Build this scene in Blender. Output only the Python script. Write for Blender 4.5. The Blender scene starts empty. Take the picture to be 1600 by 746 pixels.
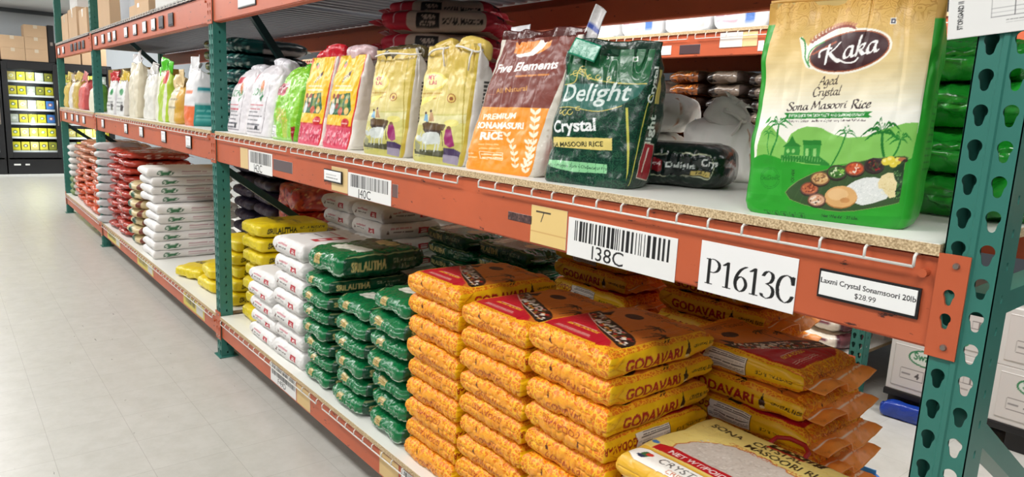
import bpy, bmesh, math, random
import numpy as np
from mathutils import Vector, Matrix

# ------------------------------------------------------------------ camera, world, lights, exposure
SC = bpy.context.scene
COL = SC.collection
D, H = 1.2, 1.49                      # camera distance from the rack front, camera height
FPX = 1091.0                          # focal length in pixels of the 1600 px wide frame
_v1 = np.array([-905., -237., FPX]); _v3 = np.array([-288., 6127., FPX])
E1 = _v1 / np.linalg.norm(_v1); E3 = _v3 / np.linalg.norm(_v3); E2 = np.cross(E3, E1)
if E2[2] < 0: E2 = -E2
def _w(r): return Vector((-float(np.dot(r, E1)), float(np.dot(r, E2)), -float(np.dot(r, E3))))
cam_d = bpy.data.cameras.new('camera'); cam = bpy.data.objects.new('camera', cam_d); COL.objects.link(cam)
cam_d.sensor_width = 36.0; cam_d.lens = FPX / 1600 * 36.0; cam_d.clip_start = 0.02; cam_d.clip_end = 200
_R = Matrix((_w(np.array([1., 0, 0])), _w(np.array([0, -1., 0])), _w(np.array([0, 0, -1.])))).transposed().normalized()
cam.matrix_world = Matrix.Translation((0, -D, H)) @ _R.to_4x4()
SC.camera = cam

world = bpy.data.worlds.new('store_air'); SC.world = world; world.use_nodes = True
world.node_tree.nodes['Background'].inputs[0].default_value = (0.86, 0.93, 1.0, 1)
world.node_tree.nodes['Background'].inputs[1].default_value = 0.07
SC.view_settings.view_transform = 'Standard'; SC.view_settings.look = 'None'
SC.view_settings.gamma = 1.0; SC.view_settings.use_curve_mapping = False
SC.view_settings.exposure = 0.0

CEIL = 3.0
def ceiling_lamp(x, y, w, sx=1.2, sy=0.6):
    l = bpy.data.lights.new('ceiling_lamp', 'AREA'); l.shape = 'RECTANGLE'; l.size = sx; l.size_y = sy; l.energy = w
    l.color = (1.0, 0.985, 0.96)
    o = bpy.data.objects.new('ceiling_lamp', l); COL.objects.link(o); o.location = (x, y, CEIL - 0.03)
for _x in (0.6, -1.6, -3.8, -6.0, -8.2, -10.4, -12.6, -14.9):
    ceiling_lamp(_x, -1.35, 38); ceiling_lamp(_x, 1.9, 48)
for _x in (1.2, -2.6, -6.4, -10.2, -14.0): ceiling_lamp(_x, -4.2, 56)

# ------------------------------------------------------------------ small tools
rng = random.Random(7)
def at(px, py, z=None, y=None, x=None):
    """where the sight line through a point of the photograph meets a height, a depth or an x plane"""
    r = np.array([px - 800., py - 373., FPX]); a, b, c = float(r @ E1), float(r @ E2), float(r @ E3)
    t = (H - z) / c if z is not None else ((y + D) / b if y is not None else -x / a)
    return Vector((-a * t, b * t - D, H - c * t))
def srgb(c):
    c = np.asarray(c, float) / 255.0
    return np.where(c <= 0.04045, c / 12.92, ((c + 0.055) / 1.055) ** 2.4)
def lin(c): return tuple(float(v) for v in srgb(c)) + (1.0,)
def tag(o, label=None, cat=None, group=None, kind=None):
    if label: o['label'] = label
    if cat: o['category'] = cat
    if group: o['group'] = group
    if kind: o['kind'] = kind
    return o
def thing(name, label, cat, loc=(0, 0, 0), rz=0.0, group=None):
    o = bpy.data.objects.new(name, None); COL.objects.link(o); o.empty_display_size = 0.05
    o.location = loc; o.rotation_euler = (0, 0, rz)
    return tag(o, label, cat, group)
def link(name, me, parent=None, mat=None):
    o = bpy.data.objects.new(name, me); COL.objects.link(o)
    if mat is not None:
        me.materials.clear(); me.materials.append(mat)
    if parent is not None: o.parent = parent
    return o
def ordinal(n):
    return ['topmost', 'second', 'third', 'fourth', 'fifth', 'sixth', 'seventh', 'eighth', 'ninth', 'tenth', 'eleventh', 'twelfth'][n]

# ------------------------------------------------------------------ materials
def new_mat(name):
    m = bpy.data.materials.new(name); m.use_nodes = True
    nt = m.node_tree; b = nt.nodes['Principled BSDF']
    return m, nt, b
def plain(name, col, rough=0.5, metal=0.0, bump=0.0, bscale=60.0, vary=0.0):
    m, nt, b = new_mat(name)
    b.inputs['Base Color'].default_value = lin(col); b.inputs['Roughness'].default_value = rough; b.inputs['Metallic'].default_value = metal
    if bump or vary:
        tc = nt.nodes.new('ShaderNodeTexCoord'); n = nt.nodes.new('ShaderNodeTexNoise')
        n.inputs['Scale'].default_value = bscale; n.inputs['Detail'].default_value = 4
        nt.links.new(tc.outputs['Object'], n.inputs['Vector'])
        if bump:
            bp = nt.nodes.new('ShaderNodeBump'); bp.inputs['Strength'].default_value = bump; bp.inputs['Distance'].default_value = 0.004
            nt.links.new(n.outputs['Fac'], bp.inputs['Height']); nt.links.new(bp.outputs['Normal'], b.inputs['Normal'])
        if vary:
            mx = nt.nodes.new('ShaderNodeMix'); mx.data_type = 'RGBA'; mx.blend_type = 'MULTIPLY'; mx.inputs[0].default_value = vary
            mx.inputs[6].default_value = lin(col); nt.links.new(n.outputs['Fac'], mx.inputs[7]); nt.links.new(mx.outputs[2], b.inputs['Base Color'])
    return m
def chipped(name, col, chip, rough=0.42, amount=0.62):
    """painted steel with small chips and long scuffs of wear"""
    m, nt, b = new_mat(name); L = nt.links
    tc = nt.nodes.new('ShaderNodeTexCoord')
    mp = nt.nodes.new('ShaderNodeMapping'); mp.inputs['Scale'].default_value = (6, 14, 22); L.new(tc.outputs['Object'], mp.inputs['Vector'])
    n = nt.nodes.new('ShaderNodeTexNoise'); n.inputs['Scale'].default_value = 2.2; n.inputs['Detail'].default_value = 8; n.inputs['Roughness'].default_value = 0.68
    L.new(mp.outputs[0], n.inputs['Vector'])
    r = nt.nodes.new('ShaderNodeValToRGB'); r.color_ramp.elements[0].position = amount + 0.06; r.color_ramp.elements[1].position = amount + 0.09
    L.new(n.outputs['Fac'], r.inputs['Fac'])
    n2 = nt.nodes.new('ShaderNodeTexNoise'); n2.inputs['Scale'].default_value = 3.0; n2.inputs['Detail'].default_value = 5
    L.new(tc.outputs['Object'], n2.inputs['Vector'])
    r2 = nt.nodes.new('ShaderNodeValToRGB'); r2.color_ramp.elements[0].color = (0.82, 0.82, 0.82, 1); r2.color_ramp.elements[0].position = 0.3; r2.color_ramp.elements[1].position = 0.7
    L.new(n2.outputs['Fac'], r2.inputs['Fac'])
    mu = nt.nodes.new('ShaderNodeMix'); mu.data_type = 'RGBA'; mu.blend_type = 'MULTIPLY'; mu.inputs[0].default_value = 1.0
    mu.inputs[6].default_value = lin(col); L.new(r2.outputs['Color'], mu.inputs[7])
    mx = nt.nodes.new('ShaderNodeMix'); mx.data_type = 'RGBA'; L.new(r.outputs['Color'], mx.inputs[0]); L.new(mu.outputs[2], mx.inputs[6]); mx.inputs[7].default_value = lin(chip)
    L.new(mx.outputs[2], b.inputs['Base Color']); b.inputs['Roughness'].default_value = rough
    return m
def printed(name, rough=0.35, bump=0.35, bscale=28.0, pattern=None, pcol=(250, 215, 60), coat=0.0, weave=0.0):
    """packaging film: printed colours kept on the mesh, crinkles in the bump, an optional fine line pattern where alpha is low"""
    m, nt, b = new_mat(name); L = nt.links
    at_ = nt.nodes.new('ShaderNodeAttribute'); at_.attribute_name = 'print'
    tc = nt.nodes.new('ShaderNodeTexCoord')
    col = at_.outputs['Color']
    if pattern:
        v = nt.nodes.new('ShaderNodeTexVoronoi'); v.feature = 'DISTANCE_TO_EDGE'
        n0 = nt.nodes.new('ShaderNodeTexNoise'); n0.inputs['Scale'].default_value = 30; L.new(tc.outputs['Object'], n0.inputs['Vector'])
        ad = nt.nodes.new('ShaderNodeMix'); ad.data_type = 'VECTOR'; ad.inputs[0].default_value = 0.04
        L.new(tc.outputs['Object'], ad.inputs[4]); L.new(n0.outputs['Color'], ad.inputs[5]); L.new(ad.outputs[1], v.inputs['Vector'])
        v.inputs['Scale'].default_value = {'curl': 80, 'hex': 42, 'grid': 60}[pattern]
        mt = nt.nodes.new('ShaderNodeMath'); mt.operation = 'FRACT'
        ms = nt.nodes.new('ShaderNodeMath'); ms.operation = 'MULTIPLY'; ms.inputs[1].default_value = {'curl': 2.2, 'hex': 7.0, 'grid': 4.0}[pattern]
        L.new(v.outputs['Distance'], ms.inputs[0]); L.new(ms.outputs[0], mt.inputs[0])
        lt = nt.nodes.new('ShaderNodeMath'); lt.operation = 'LESS_THAN'; lt.inputs[1].default_value = 0.2; L.new(mt.outputs[0], lt.inputs[0])
        sb = nt.nodes.new('ShaderNodeMath'); sb.operation = 'SUBTRACT'; sb.inputs[0].default_value = 1.0; L.new(at_.outputs['Alpha'], sb.inputs[1])
        mm = nt.nodes.new('ShaderNodeMath'); mm.operation = 'MULTIPLY'; L.new(lt.outputs[0], mm.inputs[0]); L.new(sb.outputs[0], mm.inputs[1])
        mx = nt.nodes.new('ShaderNodeMix'); mx.data_type = 'RGBA'; L.new(mm.outputs[0], mx.inputs[0]); L.new(col, mx.inputs[6]); mx.inputs[7].default_value = lin(pcol)
        col = mx.outputs[2]
    L.new(col, b.inputs['Base Color']); b.inputs['Roughness'].default_value = rough
    if coat: b.inputs['Coat Weight'].default_value = coat; b.inputs['Coat Roughness'].default_value = 0.15
    n = nt.nodes.new('ShaderNodeTexNoise'); n.inputs['Scale'].default_value = bscale; n.inputs['Detail'].default_value = 5; n.inputs['Distortion'].default_value = 1.2
    L.new(tc.outputs['Object'], n.inputs['Vector'])
    bp = nt.nodes.new('ShaderNodeBump'); bp.inputs['Strength'].default_value = bump; bp.inputs['Distance'].default_value = 0.006
    L.new(n.outputs['Fac'], bp.inputs['Height'])
    if weave:
        w = nt.nodes.new('ShaderNodeTexNoise'); w.inputs['Scale'].default_value = 500; L.new(tc.outputs['Object'], w.inputs['Vector'])
        b2 = nt.nodes.new('ShaderNodeBump'); b2.inputs['Strength'].default_value = weave; b2.inputs['Distance'].default_value = 0.001
        L.new(w.outputs['Fac'], b2.inputs['Height']); L.new(bp.outputs['Normal'], b2.inputs['Normal']); L.new(b2.outputs['Normal'], b.inputs['Normal'])
    else: L.new(bp.outputs['Normal'], b.inputs['Normal'])
    return m
def board_mat():
    m, nt, b = new_mat('particle_board_edge'); L = nt.links
    tc = nt.nodes.new('ShaderNodeTexCoord'); n = nt.nodes.new('ShaderNodeTexNoise'); n.inputs['Scale'].default_value = 260; n.inputs['Detail'].default_value = 3
    L.new(tc.outputs['Object'], n.inputs['Vector'])
    r = nt.nodes.new('ShaderNodeValToRGB'); r.color_ramp.elements[0].position = 0.32; r.color_ramp.elements[1].position = 0.68
    r.color_ramp.elements[0].color = lin((150, 122, 84)); r.color_ramp.elements[1].color = lin((226, 204, 164))
    L.new(n.outputs['Fac'], r.inputs['Fac']); L.new(r.outputs['Color'], b.inputs['Base Color']); b.inputs['Roughness'].default_value = 0.8
    return m
def floor_mat():
    m, nt, b = new_mat('vinyl_tile'); L = nt.links
    tc = nt.nodes.new('ShaderNodeTexCoord')
    br = nt.nodes.new('ShaderNodeTexBrick'); br.offset = 0; br.squash = 1
    br.inputs['Scale'].default_value = 1.0; br.inputs['Brick Width'].default_value = 0.305; br.inputs['Row Height'].default_value = 0.305
    br.inputs['Mortar Size'].default_value = 0.0012; br.inputs['Mortar Smooth'].default_value = 0.3
    br.inputs['Color1'].default_value = lin((194, 193, 187)); br.inputs['Color2'].default_value = lin((192, 191, 185)); br.inputs['Mortar'].default_value = lin((166, 164, 158))
    mp = nt.nodes.new('ShaderNodeMapping'); mp.inputs['Location'].default_value = (0.17, 0.012, 0); L.new(tc.outputs['Object'], mp.inputs['Vector']); L.new(mp.outputs[0], br.inputs['Vector'])
    n = nt.nodes.new('ShaderNodeTexNoise'); n.inputs['Scale'].default_value = 9; n.inputs['Detail'].default_value = 9; n.inputs['Roughness'].default_value = 0.72
    L.new(tc.outputs['Object'], n.inputs['Vector'])
    r = nt.nodes.new('ShaderNodeValToRGB'); r.color_ramp.elements[0].position = 0.3; r.color_ramp.elements[0].color = (0.86, 0.86, 0.84, 1); r.color_ramp.elements[1].position = 0.62
    L.new(n.outputs['Fac'], r.inputs['Fac'])
    mu = nt.nodes.new('ShaderNodeMix'); mu.data_type = 'RGBA'; mu.blend_type = 'MULTIPLY'; mu.inputs[0].default_value = 1; L.new(br.outputs['Color'], mu.inputs[6]); L.new(r.outputs['Color'], mu.inputs[7])
    n2 = nt.nodes.new('ShaderNodeTexNoise'); n2.inputs['Scale'].default_value = 24; n2.inputs['Detail'].default_value = 6; n2.inputs['Roughness'].default_value = 0.6
    m2 = nt.nodes.new('ShaderNodeMapping'); m2.inputs['Scale'].default_value = (0.5, 1.6, 1); m2.inputs['Rotation'].default_value = (0, 0, 0.5)
    L.new(tc.outputs['Object'], m2.inputs['Vector']); L.new(m2.outputs[0], n2.inputs['Vector'])
    r2 = nt.nodes.new('ShaderNodeValToRGB'); r2.color_ramp.elements[0].position = 0.69; r2.color_ramp.elements[1].position = 0.72
    L.new(n2.outputs['Fac'], r2.inputs['Fac'])
    m3 = nt.nodes.new('ShaderNodeMix'); m3.data_type = 'RGBA'; L.new(r2.outputs['Color'], m3.inputs[0]); L.new(mu.outputs[2], m3.inputs[6]); m3.inputs[7].default_value = lin((92, 88, 82))
    L.new(m3.outputs[2], b.inputs['Base Color']); b.inputs['Roughness'].default_value = 0.33
    bp = nt.nodes.new('ShaderNodeBump'); bp.inputs['Strength'].default_value = 0.05; L.new(n.outputs['Fac'], bp.inputs['Height']); L.new(bp.outputs['Normal'], b.inputs['Normal'])
    return m
M_ORANGE = chipped('orange_paint', (200, 96, 58), (70, 34, 26), 0.42, 0.57)
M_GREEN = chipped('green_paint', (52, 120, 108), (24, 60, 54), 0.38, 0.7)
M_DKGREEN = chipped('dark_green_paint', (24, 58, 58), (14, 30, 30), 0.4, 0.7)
M_TOP = plain('white_laminate', (236, 236, 230), 0.4, vary=0.06, bscale=4)
M_EDGE = board_mat()
M_WIRE = plain('white_wire', (226, 224, 218), 0.35)
M_DECK = plain('galvanised_deck', (104, 106, 114), 0.5, 0.25, vary=0.2, bscale=5)
M_BLACK = plain('black_plastic', (18, 19, 22), 0.45)
M_STEEL = plain('bare_steel', (150, 140, 132), 0.4, 0.8)
M_DARK = plain('dark_hole', (20, 14, 12), 0.8)
M_CARD = plain('cardboard', (214, 180, 144), 0.8, vary=0.12, bscale=6, bump=0.05)
M_CARDW = plain('white_carton', (226, 224, 220), 0.6, vary=0.05, bscale=5)
M_TAPE = plain('clear_packing_tape', (222, 206, 182), 0.25)
M_WHITEP = plain('white_paper', (238, 238, 236), 0.7)

# ------------------------------------------------------------------ noise and mesh helpers
def vnoise(P, seed=0):
    """smooth value noise, -1..1, on an (n,3) array"""
    P = np.asarray(P, float) + seed * 17.31
    I = np.floor(P).astype(np.int64); Fr = P - I; Fr = Fr * Fr * (3 - 2 * Fr)
    def hsh(i, j, k):
        h = (i * 374761393 + j * 668265263 + k * 2147483647 + seed * 974711) & 0xffffffff
        h = ((h ^ (h >> 13)) * 1274126177) & 0xffffffff
        h = (h ^ (h >> 16)) & 0xffff
        return h / 32767.5 - 1.0
    r = 0
    for a in (0, 1):
        for b in (0, 1):
            for c in (0, 1):
                w = (Fr[:, 0] if a else 1 - Fr[:, 0]) * (Fr[:, 1] if b else 1 - Fr[:, 1]) * (Fr[:, 2] if c else 1 - Fr[:, 2])
                r = r + w * hsh(I[:, 0] + a, I[:, 1] + b, I[:, 2] + c)
    return r
def boxes(name, bxs, mat, parent=None, bevel=0.0):
    """one mesh of axis aligned boxes (x0,x1,y0,y1,z0,z1)"""
    bm = bmesh.new()
    for (x0, x1, y0, y1, z0, z1) in bxs:
        v = [bm.verts.new(p) for p in ((x0, y0, z0), (x1, y0, z0), (x1, y1, z0), (x0, y1, z0), (x0, y0, z1), (x1, y0, z1), (x1, y1, z1), (x0, y1, z1))]
        for f in ((3, 2, 1, 0), (4, 5, 6, 7), (0, 1, 5, 4), (1, 2, 6, 5), (2, 3, 7, 6), (3, 0, 4, 7)): bm.faces.new([v[i] for i in f])
    if bevel: bmesh.ops.bevel(bm, geom=bm.edges[:], offset=bevel, segments=2, affect='EDGES', profile=0.6)
    me = bpy.data.meshes.new(name); bm.to_mesh(me); bm.free()
    return link(name, me, parent, mat)
def bar(bm, a, b, w, h, up=(0, 0, 1)):
    """a rectangular bar from a to b"""
    a, b = Vector(a), Vector(b); d = (b - a).normalized(); u = Vector(up); s = d.cross(u)
    if s.length < 1e-4: s = d.cross(Vector((0, 1, 0)))
    s.normalize(); u = s.cross(d)
    vs = [bm.verts.new(p + s * i * w / 2 + u * j * h / 2) for p in (a, b) for (i, j) in ((-1, -1), (1, -1), (1, 1), (-1, 1))]
    for f in ((0, 1, 2, 3), (7, 6, 5, 4), (0, 4, 5, 1), (1, 5, 6, 2), (2, 6, 7, 3), (3, 7, 4, 0)): bm.faces.new([vs[i] for i in f])
def tube(bm, pts, r, n=8, closed=False):
    pts = [Vector(p) for p in pts]; rings = []; N = len(pts); prev = None
    for i, p in enumerate(pts):
        t = (pts[(i + 1) % N] - pts[i - 1]) if closed else (pts[min(i + 1, N - 1)] - pts[max(i - 1, 0)])
        t.normalize()
        s = prev - t * prev.dot(t) if prev is not None else t.orthogonal()
        if s.length < 1e-5: s = t.orthogonal()
        s.normalize(); prev = s; u = t.cross(s)
        rings.append([bm.verts.new(p + (s * math.cos(k * 2 * math.pi / n) + u * math.sin(k * 2 * math.pi / n)) * (r[i] if isinstance(r, (list, tuple)) else r)) for k in range(n)])
    for i in range(N if closed else N - 1):
        A, B = rings[i], rings[(i + 1) % N]
        for k in range(n): bm.faces.new((A[k], A[(k + 1) % n], B[(k + 1) % n], B[k]))
    if not closed: bm.faces.new(rings[0][::-1]); bm.faces.new(rings[-1])
def bm_obj(name, bm, mat, parent=None, smooth=False):
    bmesh.ops.recalc_face_normals(bm, faces=bm.faces[:])
    me = bpy.data.meshes.new(name); bm.to_mesh(me); bm.free()
    if smooth:
        for p in me.polygons: p.use_smooth = True
    return link(name, me, parent, mat)
def plate_mesh(name, outline, holes, thick):
    """a flat plate with cut-out holes, in x (width) and y (height), thickness along z"""
    cu = bpy.data.curves.new(name, 'CURVE'); cu.dimensions = '2D'; cu.fill_mode = 'BOTH'; cu.extrude = thick / 2
    for loop in [outline] + holes:
        s = cu.splines.new('POLY'); s.points.add(len(loop) - 1); s.use_cyclic_u = True
        for p, q in zip(s.points, loop): p.co = (q[0], q[1], 0, 1)
    o = bpy.data.objects.new(name, cu); me = bpy.data.meshes.new_from_object(o); bpy.data.objects.remove(o); me.name = name
    return me

# ------------------------------------------------------------------ printing: flat artwork rasterised to colours on a mesh
_txt = {}
def text_tris(body, bold=0.0):
    k = (body, bold)
    if k not in _txt:
        c = bpy.data.curves.new('t', 'FONT'); c.body = body; c.resolution_u = 3; c.offset = bold
        o = bpy.data.objects.new('t', c); m = bpy.data.meshes.new_from_object(o)
        m.calc_loop_triangles()
        V = np.array([v.co[:2] for v in m.vertices]) if len(m.vertices) else np.zeros((0, 2))
        T = np.array([t.vertices[:] for t in m.loop_triangles], int) if len(m.loop_triangles) else np.zeros((0, 3), int)
        _txt[k] = (V, T); bpy.data.objects.remove(o); bpy.data.meshes.remove(m); bpy.data.curves.remove(c)
    return _txt[k]
def spline(pts, n=6, closed=False):
    P = [np.array(p, float) for p in pts]; out = []; N = len(P)
    if N < 3 and not closed: return P
    for i in range(N if closed else N - 1):
        p0 = P[(i - 1) % N] if closed or i > 0 else P[0]; p1 = P[i]; p2 = P[(i + 1) % N]; p3 = P[(i + 2) % N] if closed or i + 2 < N else P[-1]
        for k in range(n):
            t = k / n; out.append(0.5 * (2 * p1 + (p2 - p0) * t + (2 * p0 - 5 * p1 + 4 * p2 - p3) * t * t + (3 * p1 - p0 - 3 * p2 + p3) * t ** 3))
    if not closed: out.append(P[-1])
    return out
_bowl = [(.4, .5), (.25, .56), (.08, .4), (.03, .15), (.12, 0), (.28, .12), (.4, .5)]
GLYPH = {   # pen strokes of a broad-nib hand
 'A': (.66, [[(0, 0), (.2, .5), (.45, 1)], [(.45, 1), (.52, .5), (.6, 0)], [(.15, .38), (.57, .38)]]),
 'K': (.74, [[(.15, 1), (.1, .5), (.05, 0)], [(.66, 1), (.42, .7), (.1, .5)], [(.2, .55), (.42, .25), (.68, 0), (.8, .02)]]),
 'C': (.6, [[(.6, .8), (.5, .98), (.3, 1), (.1, .75), (.05, .4), (.12, .08), (.3, 0), (.5, .12), (.56, .22)]]),
 'S': (.52, [[(.5, .85), (.4, 1), (.22, 1), (.12, .82), (.25, .6), (.42, .4), (.42, .15), (.25, 0), (.08, .03), (0, .18)]]),
 'M': (.88, [[(0, 0), (.1, .5), (.18, 1)], [(.18, 1), (.35, .2)], [(.35, .2), (.68, 1)], [(.68, 1), (.72, .4), (.75, 0), (.82, .02)]]),
 'R': (.7, [[(.12, 1), (.08, .5), (.05, 0)], [(.08, .95), (.35, 1), (.52, .85), (.42, .6), (.15, .5)], [(.25, .5), (.42, .2), (.6, 0), (.72, .03)]]),
 'a': (.52, [_bowl, [(.4, .5), (.36, .15), (.42, 0), (.52, .08)]]),
 'g': (.5, [_bowl, [(.4, .5), (.36, 0), (.28, -.3), (.1, -.36), (0, -.25)]]),
 'd': (.54, [_bowl, [(.48, 1), (.4, .4), (.38, .1), (.44, 0), (.54, .08)]]),
 'e': (.42, [[(.05, .28), (.25, .32), (.38, .45), (.28, .57), (.12, .45), (.04, .2), (.12, 0), (.28, .03), (.4, .15)]]),
 'c': (.42, [[(.38, .45), (.28, .57), (.12, .45), (.04, .2), (.12, 0), (.28, .03), (.4, .15)]]),
 'r': (.36, [[(.05, .5), (.12, .54), (.1, .3), (.06, 0)], [(.1, .35), (.22, .52), (.34, .54)]]),
 'y': (.46, [[(.05, .5), (.12, .52), (.1, .2), (.18, .02), (.34, .2), (.42, .55)], [(.42, .55), (.34, -.1), (.18, -.35), (.02, -.32)]]),
 's': (.36, [[(.32, .48), (.2, .56), (.1, .45), (.22, .28), (.28, .12), (.15, 0), (0, .06)]]),
 't': (.34, [[(.2, .85), (.12, .4), (.1, .08), (.18, 0), (.3, .08)], [(0, .53), (.32, .55)]]),
 'l': (.28, [[(.2, 1.02), (.12, .5), (.08, .1), (.14, 0), (.24, .06)]]),
 'o': (.46, [[(.24, .56), (.08, .44), (.03, .2), (.12, 0), (.3, .08), (.4, .34), (.34, .52), (.24, .56)]]),
 'n': (.5, [[(.04, .5), (.1, .54), (.06, 0)], [(.08, .3), (.24, .54), (.34, .5), (.3, .15), (.36, 0), (.46, .08)]]),
 'i': (.26, [[(.1, .52), (.06, .1), (.12, 0), (.22, .08)], [(.14, .74), (.16, .78)]]),
 'k': (.5, [[(.2, 1), (.12, .5), (.05, 0)], [(.1, .3), (.28, .54), (.38, .5), (.3, .32), (.14, .28)], [(.2, .28), (.34, .03), (.46, .04)]]),
 ' ': (.3, []),
 'serif P': (.72, [[(.14, 0), (.14, 1)], [(.14, .97), (.36, 1), (.55, .9), (.6, .74), (.53, .57), (.36, .48), (.14, .48)], [(0, .015), (.32, .015)], [(0, .985), (.2, .985)]]),
 'serif 1': (.5, [[(.05, .84), (.24, .98)], [(.25, 1), (.25, 0)], [(.08, .015), (.42, .015)]]),
 'serif 6': (.62, [[(.52, .98), (.3, .84), (.13, .58), (.08, .3), (.15, .08), (.3, 0), (.46, .08), (.54, .28), (.47, .48), (.32, .57), (.18, .5), (.1, .38)]]),
 'serif 3': (.58, [[(.06, .8), (.15, .95), (.28, 1), (.42, .92), (.44, .75), (.36, .6), (.22, .53)], [(.22, .53), (.42, .45), (.5, .28), (.44, .08), (.25, 0), (.08, .05), (.04, .14)]]),
 'serif C': (.72, [[(.63, .72), (.56, .92), (.38, 1), (.18, .9), (.08, .7), (.06, .45), (.12, .18), (.3, .02), (.45, .02), (.58, .12), (.65, .28)], [(.63, .68), (.63, .98)]]),
}
class Art:
    def __init__(s, w, h, res, bg, a=1.0, src=None):
        """w,h metres; res metres per sample; bg 0..255; a=0 lets the material's line pattern through.
        src: four corners (bottom left, bottom right, top right, top left) of the panel in another drawing frame"""
        s.w, s.h = w, h; s.k = 2.0 / res; s.nx = max(4, int(round(w * s.k))); s.ny = max(4, int(round(h * s.k)))
        s.c = np.empty((s.ny, s.nx, 4), np.float32); s.c[..., :3] = np.array(bg, np.float32); s.c[..., 3] = a * 255
        if src is None: s.M = np.eye(3)
        else:
            A = []; B = []
            for (x, y), (u, v) in zip(src, ((0, 0), (w, 0), (w, h), (0, h))):
                A.append([x, y, 1, 0, 0, 0, -u * x, -u * y]); B.append(u); A.append([0, 0, 0, x, y, 1, -v * x, -v * y]); B.append(v)
            s.M = np.append(np.linalg.solve(np.array(A, float), np.array(B, float)), 1).reshape(3, 3)
    def tr(s, P):
        P = np.asarray(P, float).reshape(-1, 2); Q = np.c_[P, np.ones(len(P))] @ s.M.T
        return Q[:, :2] / Q[:, 2:] * s.k - 0.5
    def _put(s, m, x0, y0, col, a):
        h, w = m.shape; sub = s.c[y0:y0 + h, x0:x0 + w]
        sub[m, :3] = col; sub[m, 3] = a * 255
    def _box(s, Q):
        x0, y0 = np.floor(Q.min(0)).astype(int); x1, y1 = np.ceil(Q.max(0)).astype(int) + 1
        return max(x0, 0), max(y0, 0), min(x1, s.nx), min(y1, s.ny)
    def poly(s, pts, col, a=1.0, smooth=False, raw=False):
        if smooth: pts = spline(pts, 5, True)
        Q = np.asarray(pts, float) if raw else s.tr(pts)
        x0, y0, x1, y1 = s._box(Q)
        if x1 <= x0 or y1 <= y0: return
        X, Y = np.meshgrid(np.arange(x0, x1), np.arange(y0, y1)); m = np.zeros(X.shape, bool)
        for i in range(len(Q)):
            (ax, ay), (bx, by) = Q[i - 1], Q[i]
            if ay == by: continue
            c = (ay > Y) != (by > Y)
            if c.any(): m ^= c & (X < (bx - ax) * (Y - ay) / (by - ay) + ax)
        s._put(m, x0, y0, col, a)
    def rect(s, x0, y0, x1, y1, col, a=1.0): s.poly([(x0, y0), (x1, y0), (x1, y1), (x0, y1)], col, a)
    def ell(s, cx, cy, rx, ry, col, rot=0.0, a=1.0, n=28):
        c, sn = math.cos(rot), math.sin(rot)
        s.poly([(cx + rx * math.cos(t) * c - ry * math.sin(t) * sn, cy + rx * math.cos(t) * sn + ry * math.sin(t) * c) for t in np.linspace(0, 2 * math.pi, n, False)], col, a)
    def line(s, pts, wd, col, a=1.0, smooth=False, closed=False):
        if smooth: pts = spline(pts, 6, closed)
        pts = [np.array(p, float) for p in pts]
        if closed: pts.append(pts[0])
        for p, q in zip(pts[:-1], pts[1:]):
            d = q - p; l = np.linalg.norm(d)
            if l < 1e-9: continue
            d /= l; n = np.array([-d[1], d[0]]) * wd / 2; e = d * wd * 0.35
            s.poly([p - e - n, q + e - n, q + e + n, p - e + n], col, a)
    def text(s, body, x, y, size, col, ang=0.0, align='c', shear=0.0, bold=0.0, sx=1.0, flip=1.0, a=1.0, up=None, arc=0.0):
        """flip=-1 when the drawing frame has y down; up = direction of the letters' height in the frame"""
        V, T = text_tris(body, bold)
        if not len(T): return
        V = V.copy(); w = V[:, 0].max(); V[:, 0] -= w / 2 if align == 'c' else (w if align == 'r' else 0)
        V[:, 0] += V[:, 1] * shear
        V = V * np.array([size * sx, size])
        if arc: V[:, 1] += arc * (1 - (V[:, 0] / (w * size * sx / 2)) ** 2)
        c, sn = math.cos(ang), math.sin(ang)
        dx = np.array([c, sn]); dy = np.array(up if up is not None else (-sn * flip, c * flip))
        Q = s.tr(V[:, :1] * dx + V[:, 1:2] * dy + np.array([x, y]))
        for t in T: s.poly(Q[t], col, a, raw=True)
    def pen(s, body, x, y, size, col, ang=0.0, nib=(0.08, 45), thin=0.02, shear=0.22, sx=1.0, flip=1.0, serif=False, gap=0.0, a=1.0, up=None):
        c, sn = math.cos(ang), math.sin(ang); dx = np.array([c, sn]); dy = np.array(up if up is not None else (-sn * flip, c * flip)); o = np.array([x, y], float)
        na = math.radians(nib[1]); nv = np.array([math.cos(na), math.sin(na)]) * nib[0] / 2; cur = 0.0
        f = lambda p: o + dx * (cur + p[0] * sx + p[1] * shear) * size + dy * p[1] * size
        for ch in body:
            w, st = GLYPH['serif ' + ch if serif else ch]
            for path in st:
                P = spline(path, 5)
                for p, q in zip(P[:-1], P[1:]):
                    s.poly([f(p - nv), f(p + nv), f(q + nv), f(q - nv)], col, a)
                    d = q - p; l = np.linalg.norm(d) or 1; d = d / l; n = np.array([-d[1], d[0]]) * thin; e = d * thin
                    s.poly([f(p - e - n), f(q + e - n), f(q + e + n), f(p - e + n)], col, a)
            cur += w * sx + gap
    def speckle(s, x0, y0, x1, y1, n, size, cols, seed=1, asp=1.0):
        r = random.Random(seed)
        for _ in range(n):
            s.ell(r.uniform(x0, x1), r.uniform(y0, y1), size * r.uniform(.5, 1.2) * asp, size * r.uniform(.5, 1.2), r.choice(cols), r.uniform(0, 3), n=9)
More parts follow.
